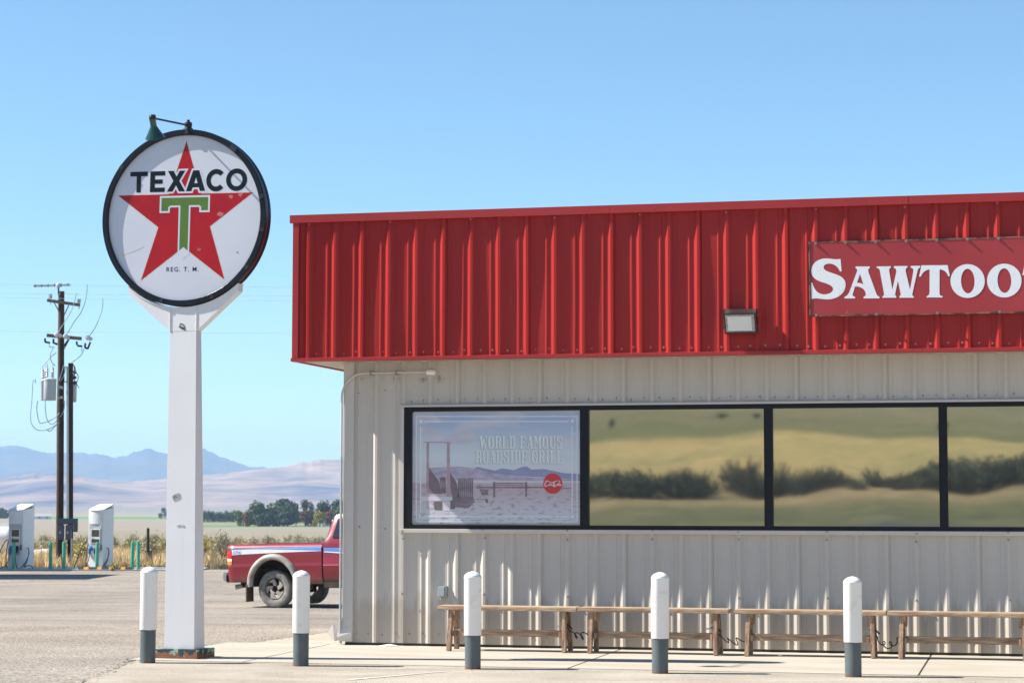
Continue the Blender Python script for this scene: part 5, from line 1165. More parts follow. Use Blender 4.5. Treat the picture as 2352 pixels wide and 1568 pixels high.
for i, (a, b) in enumerate(zip(segs, segs[1:])):
    MB().add([(a, -.05, 0), (b - .003, -.05, 0), (b - .003, 0, .075), (a, 0, .075), (a, .10, .075), (b - .003, .10, .075), (a, .15, 0), (b - .003, .15, 0)], [(0, 1, 2, 3), (3, 2, 5, 4), (4, 5, 7, 6), (0, 3, 4, 6), (1, 7, 5, 2)]).build('yellow_block' if i % 2 else 'black_block', M['yellow' if i % 2 else 'rubber'], rb)
# ------------------------------------------------------------------ utility poles and hardware
YU = 73.5
def z2(x, y, Y=YU): return at(x * .2417 + 45.9, y * .2417 + 631.6, Y)
up = empty('utility_pole', (at(136.5, 1305, YU).x, YU, GZ - .05)); tag(up, 'tall dark wooden utility pole with two cross-arms, switches and grey transformers', 'utility pole')
O = Vector(up.location)
def tub(name, pts, r, m, parent=up, o=None, smooth=True, n=8):
    return MB().tube([Vector(p) - (o if o is not None else O) for p in pts], r, n).build(name, m, parent, smooth=smooth)
top = at(142, 669, YU)
tub('pole_shaft', [O, O.lerp(top, .5), top], [.135, .115, .092], M['polewood'], n=14)
tub('riser_pipe', [z2(370, 150), z2(362, 560), z2(362, 900), z2(352, 1300), Vector((at(131, 1250, YU).x, YU, GZ))], .022, M['galv'])
def arm(a, b, th, name='cross_arm'):
    pa, pb_ = z2(*a), z2(*b); pa.y -= .12; pb_.y -= .20; return MB().bar(pa - O, pb_ - O, .10, th).build(name, M['armwood'], up)
arm((268, 243), (580, 290), .105); arm((265, 575), (595, 608), .115)
pa = z2(130, 104); pb_ = z2(480, 94); MB().bar(pa - O, pb_ - O, .05, .07).build('top_switch', M['ceramic'], up)
MB().lathe([(0, -.09), (.09, -.06), (.10, .0), (.07, .06), (0, .08)], 12, Matrix.Translation(z2(365, 98) - O)).build('switch_head', M['ceramic'], up, smooth=True)
for i in range(6):
    p = z2(145 + 62 * i, 103 - 2 * i) - O; MB().box(p.x - .012, p.x + .012, p.y - .04, p.y + .04, p.z - .05, p.z + .05).build('switch_clip', M['elec'], up)
tub('switch_post', [z2(365, 110), z2(368, 190)], .03, M['elec'])
for x, y in ((290, 190), (562, 235)):
    b = z2(x, y + 18) - O; MB().lathe([(.02, -.25), (.02, -.05), (.05, -.04), (.075, -.02), (.05, 0), (.075, .03), (.05, .05), (.065, .08), (.03, .1)], 12, Matrix.Translation(b)).build('insulator', M['ceramic'], up, smooth=True)
for a, b in (((470, 290), (425, 385)), ((470, 620), (425, 705)), ((330, 262), (372, 340))): 
    MB().bar(z2(*a) - O + Vector((0, -.1, 0)), z2(*b) - O + Vector((0, -.1, 0)), .03, .03).build('brace', M['elec'], up)
for (x, y), r in (((365, 572), .10), ((395, 582), .07), ((448, 588), .10), ((470, 598), .07), ((660, 602), .09), ((686, 612), .07)):
    MB().lathe([(0, -r), (r * .8, -r * .6), (r, 0), (r * .7, r * .7), (0, r)], 9, Matrix.Translation(z2(x, y) - O + Vector((0, -.25, 0))) @ Matrix.Rotation(.6, 4, 'Y')).build('cutout', M['ceramic'], up)
for a, b in (((250, 605), (250, 640)), ((250, 640), (297, 648)), ((330, 610), (330, 655)), ((335, 650), (368, 662)), ((550, 635), (553, 668)), ((556, 676), (603, 680)), ((632, 650), (628, 690)), ((628, 690), (655, 705)), ((655, 705), (680, 640)), ((475, 615), (430, 680))):
    tub('arrester', [z2(*a) + Vector((0, -.2, 0)), z2(*b) + Vector((0, -.2, 0))], .035, M['darksteel'], n=7)
for nm, x0, x1, y0_, y1, dy in (('transformer', 185, 255, 1000, 1190, .15), ('transformer', 245, 365, 995, 1195, -.35), ('transformer', 412, 515, 1003, 1200, .45)):
    a = z2(x0, y1); b = z2(x1, y0_); r = abs(b.x - a.x) / 2; c = Vector(((a.x + b.x) / 2, YU + dy, a.z)) - O; hh = b.z - a.z
    tt = MB().lathe([(r * .92, 0), (r, .03), (r, hh - .06), (r * 1.05, hh - .05), (r * 1.05, hh), (r * .6, hh + .05), (0, hh + .07)], 20, Matrix.Translation(c)).build(nm, M['tank'], up, smooth=True)
    for dx in (-.5, .4):
        MB().lathe([(.03, 0)] + [(.03 + (.025 if k % 2 else 0), .05 + .04 * k) for k in range(8)] + [(.012, .40), (.02, .5), (0, .52)], 9, Matrix.Translation(c + Vector((dx * r, 0, hh + .02)))).build('bushing', M['ceramic'], tt, smooth=True)
tub('bracket', [z2(370, 1060) + Vector((0, -.2, 0)), z2(412, 1075) + Vector((0, -.1, 0))], .05, M['tank']); tub('bracket', [z2(370, 1170) + Vector((0, -.2, 0)), z2(410, 1165) + Vector((0, -.1, 0))], .04, M['tank'])
WIR = [[(655, 95), (640, 230), (600, 350), (530, 450), (465, 560)], [(550, 180), (530, 270), (490, 370), (420, 480), (378, 548)], [(800, 225), (795, 330), (740, 480), (670, 590)],
       [(165, 1030), (158, 1000), (138, 1020), (128, 1200), (115, 1370), (150, 1450), (210, 1478), (300, 1460), (390, 1400)], [(255, 1195), (257, 1290), (275, 1380), (320, 1420), (375, 1375)], [(185, 1195), (175, 1280), (200, 1400), (240, 1405), (330, 1370), (392, 1310)],
       [(340, 680), (305, 760), (315, 830), (350, 865)], [(360, 740), (290, 800), (245, 865)], [(625, 700), (590, 770), (510, 832)], [(385, 1010), (420, 900), (425, 860)], [(400, 1010), (430, 960), (450, 880)], [(290, 1465), (280, 1480), (310, 1478), (380, 1400)], [(440, 1195), (430, 1290), (395, 1350)], [(290, 655), (300, 690), (330, 685)], [(600, 690), (602, 730)]]
def smoothpts(pts, n=5):
    out = []
    for i in range(len(pts) - 1):
        p0, p1, p2, p3 = pts[max(i - 1, 0)], pts[i], pts[i + 1], pts[min(i + 2, len(pts) - 1)]
        for k in range(n):
            t = k / n; out.append(.5 * ((2 * p1) + (p2 - p0) * t + (2 * p0 - 5 * p1 + 4 * p2 - p3) * t * t + (3 * p1 - p0 - 3 * p2 + p3) * t ** 3))
    return out + [pts[-1]]
for w in WIR: tub('wire', smoothpts([z2(*p) + Vector((0, -.25, 0)) for p in w]), .014, M['wire'], n=5)
u2 = empty('utility_pole', (at(161.5, 1305, YU + .1).x, YU + .1, GZ - .05)); tag(u2, 'shorter dark wooden utility pole with a steel riser pipe, just right of the tall one', 'utility pole'); O2 = Vector(u2.location)
t2 = z2(482, 835); tub('pole_shaft', [O2, t2], [.10, .085], M['polewood'], u2, O2, n=14)
tub('riser_pipe', [z2(458, 870) + Vector((0, -.08, 0)), z2(458, 1500) + Vector((0, -.1, 0)), at(157, 1190, YU) + Vector((0, -.12, 0))], .045, M['galv'], u2, O2)
tub('riser_pipe', [at(166, 1235, YU) + Vector((0, -.12, 0)), at(166, 1300, YU) + Vector((0, -.12, 0))], .04, M['galv'], u2, O2)
for y in (925, 975, 1025):
    b = z2(527, y) - O2 + Vector((0, -.1, 0)); MB().lathe([(.03, -.05), (.055, -.045), (.04, 0), (.055, .045), (.03, .05)], 10, Matrix.Translation(b) @ Matrix.Rotation(R(90), 4, 'Y')).build('insulator', M['darksteel'], u2)
for w in ([(510, 850), (530, 880), (540, 925), (560, 960), (555, 1000), (545, 1035), (570, 1075)], [(512, 850), (525, 900), (522, 1050)], [(455, 880), (430, 880), (428, 1010), (450, 1010)]): tub('wire', smoothpts([z2(*p) + Vector((0, -.12, 0)) for p in w]), .013, M['darksteel'], u2, O2, n=5)
# disconnect boxes on the poles
eb = empty('electric_boxes', (at(150, 1307, 73.1).x, 73.15, GZ)); tag(eb, 'dark grey wiring trough with two disconnect boxes fixed to the utility poles', 'electric box')
MB().box(-.30, .26, -.10, .02, 1.42, 1.62).build('trough', M['elec'], eb, bevel=.01); MB().box(.262, .40, -.12, .0, 1.16, 1.62).build('trough_end', M['elec'], eb, bevel=.01)
for x in (-.25, .0):
    b = MB().box(x, x + .19, -.16, -.01, .90, 1.40).build('disconnect_box', M['elec'], eb, bevel=.012)
    MB().box(x + .04, x + .11, -.165, -.161, 1.10, 1.19).build('label_plate', M['label'], b); MB().box(x + .192, x + .21, -.14, -.09, 1.27, 1.35).build('switch_handle', M['redswitch'], b)
# post with meter box
pp = at(339, 1290, 74); ps2 = empty('wooden_post', (pp.x, 74, GZ - .1)); tag(ps2, 'dark wooden post with a small grey box at its foot, right of the bollard pair', 'post')
MB().lathe([(.052, 0), (.05, 1.38), (.0, 1.40)], 10).build('shaft', M['post'], ps2, smooth=True)
MB().box(.06, .15, -.04, .05, .15, .62).build('meter_box', M['elec'], ps2, bevel=.01); MB().tube([(.02, -.05, .7), (.06, -.06, .5), (.08, -.05, .45)], .008, 5).build('cord', M['rubber'], ps2)
# overhead lines
M['line'] = mat('bare_line', (.42, .50, .56), .5)
for i, (x, y, dx) in enumerate(((655, 95, 0), (550, 178, .3), (800, 225, -.3), (345, 535, 0))):
    p = z2(x, y); pts = [Vector((p.x + u, p.y + u * .12, p.z + .0006 * u * u - .02)) for u in (-90, -60, -40, -20, -8, 0, 8, 20, 40, 60, 90, 120)]
    tag(MB().tube(pts, .005, 4).build('power_line', M['line']), ('thin power line, topmost of the faint lines crossing the sky left of the round sign', 'thin power line, second highest at the utility pole top', 'thin power line meeting the rightmost dropped wire', 'thin power line at the height of the lower cross-arm')[i], 'power line', 'power lines at the utility pole')
# both unseen: canopy inferred from its kerb shadow, shed added to shade a charger
cz = GZ; fcn = empty('fuel_canopy', (-19.6, 63.1, cz)); tag(fcn, 'white flat fuel canopy on two posts left of the charging stations', 'canopy')
MB().box(-9, 2.1, -2.6, 2.3, 4.7, 5.35).build('canopy_roof', M['white'], fcn, bevel=.03)
for x in (-7, -3.4): MB().box(x - .15, x + .15, -.15, .15, 0, 4.7).build('post', M['white'], fcn)
sh2 = empty('shade_shed', (-20.8, 70.1, cz)); tag(sh2, 'plain white unseen shed added to shade the left charging station', 'shed')
MB().box(-1.5, 2.2, -1.7, 1.5, 0, 4.15).build('shed_wall', M['white'], sh2); MB().box(-1.6, 2.25, -1.75, 1.55, 4.151, 4.25).build('shed_roof', M['roofgrey'], sh2)
MB().box(-.4, .5, -1.74, -1.70, 0, 2.1).build('door', M['greybox'], sh2)
pt = at(4, 1248, 88); tkn = empty('propane_tank', (pt.x - 1.2, 88, prof(88))); tag(tkn, 'white rounded storage tank partly seen at the left edge behind the shaded charger', 'tank')
MB().lathe([(0, -1.9), (.3, -1.86), (.50, -1.7), (.58, -1.45), (.58, 1.45), (.50, 1.7), (.3, 1.86), (0, 1.9)], 24, Matrix.Translation((0, 0, .78)) @ Matrix.Rotation(R(90), 4, 'Y')).build('tank_body', M['white'], tkn, smooth=True)
for x in (-1.2, 1.2): MB().box(x - .1, x + .1, -.4, .4, 0, .35).build('saddle', M['kerb'], tkn)
# ------------------------------------------------------------------ vegetation
def leafmat(name, a, b, rand=.18):
    m, N, L, P = newmat(name); v = coords(N, L); n1 = tex(N, L, v, 3.5, 4)
    c = mixc(N, L, ramp(N, L, n1.outputs['Fac'], [(.35, (0, 0, 0)), (.65, (1, 1, 1))]), a, b)
    oi = N.new('ShaderNodeObjectInfo'); mr = N.new('ShaderNodeMapRange'); L.new(oi.outputs['Random'], mr.inputs[0]); mr.inputs[3].default_value = 1 - rand; mr.inputs[4].default_value = 1 + rand
    mx = N.new('ShaderNodeVectorMath'); mx.operation = 'SCALE'; L.new(c, mx.inputs[0]); L.new(mr.outputs[0], mx.inputs['Scale'])
    L.new(mx.outputs[0], P.inputs['Base Color']); P.inputs['Roughness'].default_value = .9; P.inputs['Specular IOR Level'].default_value = .15; return m
M['grass'] = leafmat('dry_grass', (.58, .43, .22), (.82, .65, .38), 0)
M['weed'] = leafmat('low_weeds', (.17, .15, .09), (.34, .28, .18), 0)
M['sage'] = leafmat('sage_leaves', (.27, .255, .165), (.44, .40, .27)); M['rabbit'] = leafmat('rabbitbrush_leaves', (.34, .31, .13), (.56, .48, .17)); M['twig'] = leafmat('grey_twigs', (.26, .22, .18), (.46, .40, .35)); M['russet'] = leafmat('russet_brush', (.28, .15, .09), (.42, .25, .15))
M['stem'] = mat('shrub_stem', (.12, .09, .065), .9, var=.3)
M['darksage'] = leafmat('dark_sage', (.13, .15, .115), (.22, .24, .17), .3)
def blades(x0, x1, y0, y1, n, h0, h1, w, seed, dens=None):
    r_ = random.Random(seed); mb = MB()
    for _ in range(n):
        y = y0 + (y1 - y0) * r_.random() ** 1.5; x = r_.uniform(x0, x1) * (y / y0)
        c = mnoise.noise(Vector((x * .5, y * .35, seed))); 
        if c < -.25 and r_.random() < .7: continue
        h = r_.uniform(h0, h1) * (1 + .5 * c); a = r_.uniform(0, 3.14); lx, ly = r_.uniform(-.25, .35) * h, r_.uniform(-.2, .2) * h; z = prof(y) - .05
        dx, dy = math.cos(a) * w, math.sin(a) * w * .6
        mb.add([(x - dx, y - dy, z), (x + dx, y + dy, z), (x + lx, y + ly, z + h)], [(0, 1, 2)])
    return mb
tag(blades(-30, 10, 72.6, 128, 80000, .18, .52, .024, 5).build('dry_grass', M['grass'], fix=False), kind='stuff')
tag(blades(-26, 10, 71.3, 75, 9000, .06, .22, .03, 8).build('low_weeds', M['weed'], fix=False), kind='stuff')
def shrub_mesh(name, mk, n, h, w, seed, leaf=.05, bare=.0):
    r_ = random.Random(seed); t = MB(); s_ = MB(); stems = max(10, n // 12)
    for _ in range(stems):
        a = r_.uniform(0, 6.283); e = r_.uniform(.15, 1.0); L_ = h * r_.uniform(.6, 1.05)
        tip = Vector((math.cos(a) * w * e, math.sin(a) * w * e, L_ * (1 - .45 * e * e)))
        mid = tip * .5 + Vector((r_.gauss(0, .05), r_.gauss(0, .05), .1 * h))
        s_.tube([Vector((0, 0, 0)), mid, tip], [.018, .010, .004], 3, False)
        for _k in range(12):
            u = r_.uniform(.35, 1.05); c = Vector((0, 0, 0)).lerp(mid, u * 2) if u < .5 else mid.lerp(tip, (u - .5) * 2)
            c = c + Vector((r_.gauss(0, .07), r_.gauss(0, .07), r_.gauss(0, .05))); 
            if c.z < .02: continue
            if bare:
                d = Vector((r_.gauss(0, 1), r_.gauss(0, 1), r_.uniform(.2, 1.2))).normalized() * leaf * 4; x = Vector((.006, 0, 0)); t.add([c - x, c + x, c + d], [(0, 1, 2)])
            else:
                d = Vector((r_.gauss(0, .6), r_.gauss(0, .6), 1)).normalized() * leaf * r_.uniform(.9, 2.2); x = d.cross(Vector((r_.gauss(0, 1), r_.gauss(0, 1), r_.gauss(0, 1)))).normalized() * leaf * .5
                t.add([c - x, c + x, c + d + x * .3, c + d - x * .3], [(0, 1, 2, 3)])
    return t.mesh(name + '_leaves', fix=False), s_.mesh(name + '_stems', fix=False), mk
SH = {'sagebrush': [shrub_mesh('sage', 'sage', 420, .95, .62, k, .05) for k in (1, 2, 3)], 'rabbitbrush': [shrub_mesh('rabbit', 'rabbit', 460, 1.0, .60, k, .045) for k in (4, 5)],
      'dead_brush': [shrub_mesh('dead', 'twig', 500, .9, .85, k, .06, 1) for k in (6, 7)], 'russet_bush': [shrub_mesh('russet', 'russet', 420, .7, .7, 8, .045)],
      'dark_sagebrush': [shrub_mesh('dsage', 'darksage', 1500, 2.6, 2.1, k, .13) for k in (11, 12, 13)]}
def plant(kind, x, y, sc, lab, grp, z=None, r_=rnd, sz=None):
    lv, st, mk = r_.choice(SH[kind]); t = empty(kind, (x, y, (ground_z(x, y) if z is None else z) - .05), r_.uniform(0, 6.28)); t.scale = (sc, sc, sz or sc * r_.uniform(.8, 1.1))
    link_mesh('foliage', lv, M[mk], t); link_mesh('stems', st, M['stem'], t); return tag(t, lab, 'shrub', grp)
r9 = random.Random(21)
for k in range(170):      # the scrub belt behind the chargers
    y = 97 + 95 * r9.random() ** 1.2; x = r9.uniform(-.285, -.06 + (.1 if k % 5 == 0 else 0)) * y
    plant('sagebrush', x, y, r9.uniform(.55, 1.15), 'grey-green sagebrush in the dry scrub belt beyond the lot', 'sagebrush beyond the lot', r_=r9)
for k in range(34):
    y = 92 + 55 * r9.random(); x = r9.uniform(-.25, -.09) * y
    plant('rabbitbrush', x, y, r9.uniform(.5, 1.0), 'yellow-tinged rabbitbrush among the dry grass beyond the lot', 'yellow rabbitbrush beyond the lot', r_=r9)
p = at(190, 1262, 79); plant('rabbitbrush', p.x, 79, 1.25, 'large yellow-green rabbitbrush just left of the sunlit charging station', None, r_=r9)
p = at(450, 1262, 84); plant('rabbitbrush', p.x + .2, 84, 1.2, 'yellow rabbitbrush just left of the white sign pole', None, r_=r9)
p = at(352, 1262, 86); plant('sagebrush', p.x, 86, 1.1, 'grey sagebrush behind the dark wooden post', None, r_=r9)
for x, y, s in ((650, 78, 1.1), (680, 79, 1.2), (707, 77.5, 1.3), (730, 78.5, 1.35), (752, 78, 1.4), (668, 80, 1.0), (742, 80, 1.3), (715, 80, 1.2)):
    p = at(x, 1262, y); plant('dead_brush', p.x, y, s * .85, 'bare grey twiggy brush showing above the pickup bed near the cab', 'bare brush above the pickup bed', r_=r9)
p = at(575, 1262, 76); plant('russet_bush', p.x, 76, 1.5, 'russet-brown bush showing above the rear of the pickup bed', None, r_=r9)
p = at(515, 1262, 77); plant('dead_brush', p.x, 77, 1.0, 'bare dark brush left of the pickup tail', None, r_=r9)
# hedge of dark sage on the bank behind the viewpoint (mirrored in the panes)
r10 = random.Random(4)
al = -165.0
while al < 60:
    al += r10.uniform(.7, 1.5) * (2.8 if r10.random() < .05 else 1)
    for rep in range(1 + (r10.random() < .45)):
        q = 150 + r10.uniform(-2.5, 5); p = W0 + NW * q + TW * al
        if p.y < 18: plant('dark_sagebrush', p.x, p.y, r10.uniform(.7, 1.05) * (1 + .25 * math.sin(al * .23)), 'dark sagebrush in the hedge mirrored in the shop windows', 'dark sage hedge on the bank', r_=r10, z=ground_z(p.x, p.y) - .45)
for k in range(14):
    q = r10.uniform(285, 340); p = W0 + NW * q + TW * r10.uniform(-260, 70); plant('dark_sagebrush', p.x, p.y, r10.uniform(.35, .6), 'lone dark bush on the green slope mirrored in the shop windows', 'bushes on the mirrored slope', r_=r10)
# small weed growing at the kerb
p = at(257, 1307, 68.4)
SH['weed'] = [shrub_mesh('weed', 'rabbit', 120, .35, .22, 31, .025)]; M['rabbit2'] = M['rabbit']
plant('weed', p.x, 68.45, .9, 'small green weed growing at the kerb beside the yellow wheel stop', None, z=GZ)
# pale dirt pile
pp = at(110, 1238, 96); mb = MB(); rows = []
for i in range(15):
    rows.append([])
    for j in range(21):
        u, v_ = -1 + 2 * j / 20, -1 + 2 * i / 14; hh = max(0, 1 - u * u - v_ * v_) ** .8 * .42; rows[-1].append(Vector((pp.x + u * 1.7, 96 + v_ * 2, prof(96) - .05 + hh + .07 * mnoise.noise(Vector((u * 4, v_ * 4, 2)))))) 
M['pile'] = mat('pale_dirt', (.46, .42, .37), 1, var=.2, scale=3)
tag(mb.grid(rows).build('dirt_pile', M['pile'], smooth='all', fix=False), 'pale gravel heap in the grass between the left charging station and the utility poles', 'heap')
# ------------------------------------------------------------------ distant trees
TC = {'dark': ((.024, .044, .028), (.060, .085, .045)), 'willow': ((.085, .115, .055), (.18, .20, .10)), 'green': ((.06, .11, .03), (.13, .18, .05)), 'orange': ((.16, .09, .035), (.28, .14, .05)), 'yellow': ((.22, .19, .03), (.42, .34, .05)), 'red': ((.14, .045, .035), (.25, .09, .05))}
for k, (a, b) in TC.items(): M['t_' + k] = leafmat('tree_' + k, a, b, .12); 
for k in TC:
    nd = M['t_' + k].node_tree.nodes
    for n_ in nd:
        if n_.type == 'TEX_NOISE': n_.inputs['Scale'].default_value = .6
M['trunk'] = mat('tree_trunk', (.07, .055, .04), .9, var=.2)
def tree(x, Y, w, h, mk, seed, lab, zlow=.12, conif=False, grp=None, n=900, zb=None):
    r_ = random.Random(seed); t = empty('tree', (x, Y, (prof(Y) if zb is None else zb) - .1)); c = MB(); lobes = []
    for k in range(11 if not conif else 8):
        f = r_.uniform(zlow + .12, .82); rr = (.30 if not conif else .26 * (1.25 - f)) * w * r_.uniform(.6, 1.1); sp = w * .34 * (1 - abs(f - .5) * (1.1 if not conif else .4)) * (1 if not conif else (1.15 - f))
        a = r_.uniform(0, 6.28); lobes.append((Vector((sp * math.cos(a), sp * math.sin(a), f * h)), rr, rr * r_.uniform(.7, 1.1) * min(1.4, h / w)))
    lobes.append((Vector((0, 0, h * .80)), w * .22, h * .20))
    for _ in range(n):
        o_, rr, rz = r_.choice(lobes); d = Vector((r_.gauss(0, 1), r_.gauss(0, 1), r_.gauss(0, 1))).normalized(); u = r_.uniform(.65, 1.08)
        p = o_ + Vector((d.x * rr * u, d.y * rr * u, d.z * rz * u)); p.z = min(max(p.z, h * zlow * r_.uniform(.2, 1)), h * r_.uniform(.95, 1.03))
        s_ = w * r_.uniform(.030, .065); nrm = (d + Vector((r_.gauss(0, .5), r_.gauss(0, .5), r_.gauss(0, .5)))).normalized(); x_ = nrm.cross(Vector((r_.gauss(0, 1), r_.gauss(0, 1), 1))).normalized() * s_; y_ = nrm.cross(x_).normalized() * s_ * r_.uniform(.6, 1.2)
        c.add([p - x_ - y_, p + x_ - y_ * .6, p + x_ * .7 + y_, p - x_ * .8 + y_ * .8], [(0, 1, 2, 3)])
    c.build('crown', M['t_' + mk], t, fix=False)
    b = MB().tube([(0, 0, -.3), (w * .02, 0, h * .3), (0, 0, h * .7)], [w * .035, w * .026, w * .01], 7)
    for k in range(5):
        o_, rr, rz = lobes[k]; b.tube([(0, 0, h * (.2 + .06 * k)), o_], [w * .014, w * .005], 4)
    b.build('trunk', M['trunk'], t)
    return tag(t, lab, 'tree', grp)
def z8(x): return (x / 3.136 + 900) / 1.7415
def z8y(y): return (y / 3.136 + 1700) / 1.7415
G_ = [('green', 175, 1065, 110, 775, 'light green tree at the left end of the grove behind the pickup'), ('orange', 268, 1080, 100, 772, 'orange-leaved tree near the left end of the grove'), ('dark', 372, 938, 120, 815, 'dark pine top poking out behind the grey-green willow'), ('willow', 430, 975, 290, 782, 'broad grey-green willow, largest at the left of the grove'),
      ('willow', 600, 1005, 230, 785, 'grey-green willow in the middle of the grove'), ('dark', 680, 930, 240, 812, 'broad dark tree rising behind the willows in the grove centre'), ('dark', 790, 935, 200, 806, 'dark tree right of the grove centre'), ('dark', 890, 975, 150, 790, 'dark tree at the right shoulder of the dense grove'),
      ('dark', 1015, 928, 115, 800, 'tall narrow dark tree standing free right of the dense grove'), ('dark', 1085, 950, 80, 804, 'small-crowned dark tree touching the tall narrow one'), ('orange', 1005, 1060, 120, 776, 'rust-orange tree at the foot of the tall narrow dark tree'), ('yellow', 1188, 1080, 125, 772, 'bright yellow tree right of the grove'),
      ('dark', 1215, 935, 120, 812, 'dark pine behind the yellow tree'), ('dark', 1283, 935, 100, 816, 'dark pine right of the one behind the yellow tree'), ('dark', 1370, 945, 120, 812, 'dark pine above the red tree'), ('dark', 1440, 920, 130, 810, 'dark tree meeting the shop corner'), ('red', 1330, 1050, 120, 776, 'red-leaved bush tree beside the pickup cab'), ('willow', 1430, 1010, 150, 782, 'olive green tree above the pickup cab'),
      ('dark', 500, 1100, 200, 770, 'low dark understorey tree below the willows'), ('dark', 780, 1080, 220, 772, 'low dark understorey tree at the centre foot of the grove'), ('yellow', 1130, 1180, 60, 768, 'small yellow sapling below the bright yellow tree'), ('dark', 1075, 1070, 120, 784, 'dark bushy tree under the small-crowned one')]
for i, (mk, cx, ty, w, Y, lab) in enumerate(G_):
    p = at(z8(cx), 1200, Y); ww = w / 3.136 / 1.7415 / F * Y * (1.08 if w > 140 else 1.3); zt = at(1176, z8y(ty), Y).z; gz = prof(Y)
    tree(p.x, Y, ww, zt - gz, mk, 100 + i, lab, zlow=.04, conif=False, grp='grove behind the pickup', n=int(500 + w * 6))
# windbreak row of small dark conifers
proto = None
for i in range(44):
    x = 462 + (i % 26) * 4.3 + (i // 26) * 2.0 + rnd.uniform(-.8, .8); Y = 1020 + rnd.uniform(-10, 10); p = at(x, 1195, Y); 
    if i < 4:
        t = tree(p.x, Y, 2.4, 5.6, 'dark', 300 + i, 'x', zlow=.03, conif=True, n=260); proto = (proto or []) + [t]
    else: t = copy_tree(rnd.choice(proto)); t.location = (p.x, Y, prof(Y) - .1)
    s_ = rnd.uniform(.85, 1.12); t.scale = (s_ * 2.0, s_ * 2.0, s_ * rnd.uniform(.9, 1.05)); t.rotation_euler = (0, 0, rnd.uniform(0, 6))
    tag(t, 'small dark conifer in the windbreak row right of the white sign pole', 'tree', 'windbreak row of conifers')
for x, ty, w, Y, lab in ((378, 1164, 2.2, 1350, 'round dark tree touching the left edge of the sign pole'), (369, 1176, 1.5, 1340, 'small bush tree left of the sign pole'), (2, 1166, 5.5, 1350, 'round dark tree at the far left edge above the tank')):
    p = at(x, 1190, Y); tree(p.x, Y, w * 2.2, at(x, ty, Y).z - prof(Y), 'dark', int(x) + 7, lab, n=500)
# farmhouse by the yellow tree, sheds on the plain
def house(x, Y, w, h, lab, roof='roofgrey'):
    p = at(x, 1195, Y); t = empty('farm_building', (p.x, Y, prof(Y) - .1), .3); tag(t, lab, 'farm building')
    MB().box(-w / 2, w / 2, -w * .3, w * .3, 0, h * .6).build('wall', M['white'], t)
    MB().add([(-w * .55, -w * .36, h * .58), (w * .55, -w * .36, h * .58), (w * .55, w * .36, h * .58), (-w * .55, w * .36, h * .58), (-w * .5, 0, h), (w * .5, 0, h)], [(0, 1, 5, 4), (2, 3, 4, 5), (0, 4, 3), (1, 2, 5), (3, 2, 1, 0)]).build('roof', M[roof], t)
    for xx in (-w * .25, w * .2): MB().box(xx, xx + w * .12, -w * .3 - .05, -w * .3, h * .2, h * .45).build('window', M['screen'], t)
house(z8(1310), 800, 7, 3.0, 'white farmhouse with pale roof under the red tree beside the pickup cab', 'white')
house(97, 1300, 10, 3.2, 'tiny pale farm building on the plain left of the utility poles', 'roofgrey')
house(6, 250, 5, 2.2, 'brown shed at the left edge above the white tank', 'roofgrey')
# ------------------------------------------------------------------ hills and mountains
def sky_interp(L_, x):
    if x <= L_[0][0]: return L_[0][1]
    for (a, ya), (b, yb_) in zip(L_, L_[1:]):
        if x <= b: t = (x - a) / (b - a); t = t * t * (3 - 2 * t) * .5 + t * .5; return ya + (yb_ - ya) * t
    return L_[-1][1]
def range_(name, skyl, Y0, YF, m, nx, nr, xa, xb, gul, seed, lab=None):
    rows = []
    for i in range(nr + 5):
        t = i / nr; Y = YF + (Y0 - YF) * t; row = []
        for j in range(nx):
            px_ = xa + (xb - xa) * j / (nx - 1); X = (px_ - CX) / F * Y0 * (1 if t <= 1 else 1); zr = (HOR - sky_interp(skyl, px_)) / F * Y0 + EYE
            tt = min(t, 1); zr += tt ** 7 * (3.0 + mnoise.noise(Vector((px_ * .03, seed, 0))) * 2.2 + mnoise.noise(Vector((px_ * .07, seed, 4))) * 3.0 + mnoise.noise(Vector((px_ * .19, seed, 4))) * 2.0 + (2.5 if Y0 > 8000 else 0)) / F * Y0
            zf = prof(YF) - 6; tt = min(t, 1)
            n_ = mnoise.noise(Vector((X * .0016 * 5200 / Y0, Y * .0012, seed))) + .5 * mnoise.noise(Vector((X * .005 * 5200 / Y0, Y * .003, seed)))
            sh = tt ** 1.35
            z = zf + (zr - zf) * sh + n_ * gul * math.sin(math.pi * min(1, tt)) ** .8 * (.4 + tt)
            if t > 1: z = zr - (t - 1) * nr * 12
            row.append(Vector((X * (Y / Y0) if t <= 1 else X, Y, z)))
        rows.append(row)
    return tag(MB().grid(rows).build(name, m, smooth='all', fix=False), kind='structure')
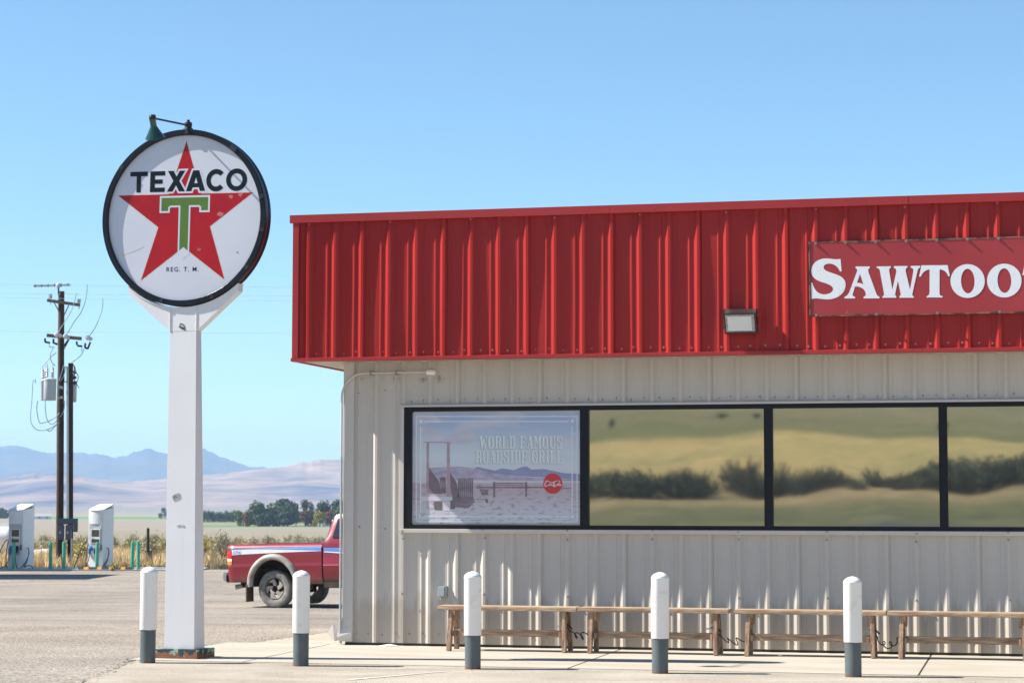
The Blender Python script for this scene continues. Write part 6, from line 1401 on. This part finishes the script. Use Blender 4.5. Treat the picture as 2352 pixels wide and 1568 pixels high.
def hillmat(name, a, b, c_, sc):
    m, N, L, P = newmat(name); n1 = tex(N, L, coords(N, L, (sc * 1.3, sc * 1.6, sc * 5)), 1.0, 7, rough=.62); n2 = tex(N, L, coords(N, L, (sc * 7, sc * 9, sc * 30)), 1.0, 6)
    c = ramp(N, L, n1.outputs['Fac'], [(.38, a), (.46, b), (.58, c_), (.66, b), (.74, a)]); c = mixc(N, L, .5, c, ramp(N, L, n2.outputs['Fac'], [(.38, (.6, .62, .7)), (.62, (1.3, 1.25, 1.2))]), 'MULTIPLY')
    L.new(c, P.inputs['Base Color']); P.inputs['Roughness'].default_value = 1; P.inputs['Specular IOR Level'].default_value = 0; return m
near = [(-900, 1105), (-400, 1090), (-100, 1112), (0, 1103), (30, 1098), (70, 1093), (130, 1091), (180, 1096), (230, 1106), (300, 1110), (400, 1104), (470, 1095), (560, 1086), (600, 1081), (650, 1076), (690, 1066), (730, 1060), (785, 1059), (900, 1062), (1200, 1040), (1700, 1070), (2300, 1050), (3300, 1080)]
far = [(-900, 1040), (-500, 1060), (-200, 1035), (-60, 1045), (0, 1032), (35, 1030), (60, 1034), (85, 1043), (115, 1047), (150, 1045), (200, 1048), (235, 1050), (258, 1057), (285, 1055), (315, 1043), (340, 1037), (362, 1044), (385, 1047), (410, 1040), (440, 1030), (465, 1036), (500, 1052), (540, 1066), (575, 1079), (600, 1078), (640, 1082), (700, 1090), (900, 1085), (1400, 1060), (2200, 1080), (3300, 1050)]
range_('hills', near, 5200, 3900, hillmat('hills_with_shade_bands', (.07, .07, .12), (.195, .15, .15), (.33, .24, .20), .0016), 700, 40, -900, 3300, 30, 3.0)  # dark purple-blue bands in the colour stand for shadows and juniper
range_('mountains', far, 9600, 7200, hillmat('mountain_rock', (.03, .045, .07), (.05, .06, .08), (.10, .095, .10), .0009), 800, 30, -900, 3300, 60, 9.0)
# ------------------------------------------------------------------ air
hm = bpy.data.materials.new('haze_air'); hm.use_nodes = True; hn = hm.node_tree.nodes; hn.remove(hn['Principled BSDF'])
pv = hn.new('ShaderNodeVolumePrincipled'); pv.inputs['Color'].default_value = (.42, .62, .88, 1); pv.inputs['Density'].default_value = HAZE; pv.inputs['Anisotropy'].default_value = 0.0
hm.node_tree.links.new(pv.outputs[0], hn['Material Output'].inputs['Volume'])
tag(MB().box(-9500, 9500, -2900, 12200, -25, 330).build('haze', hm), kind='stuff')
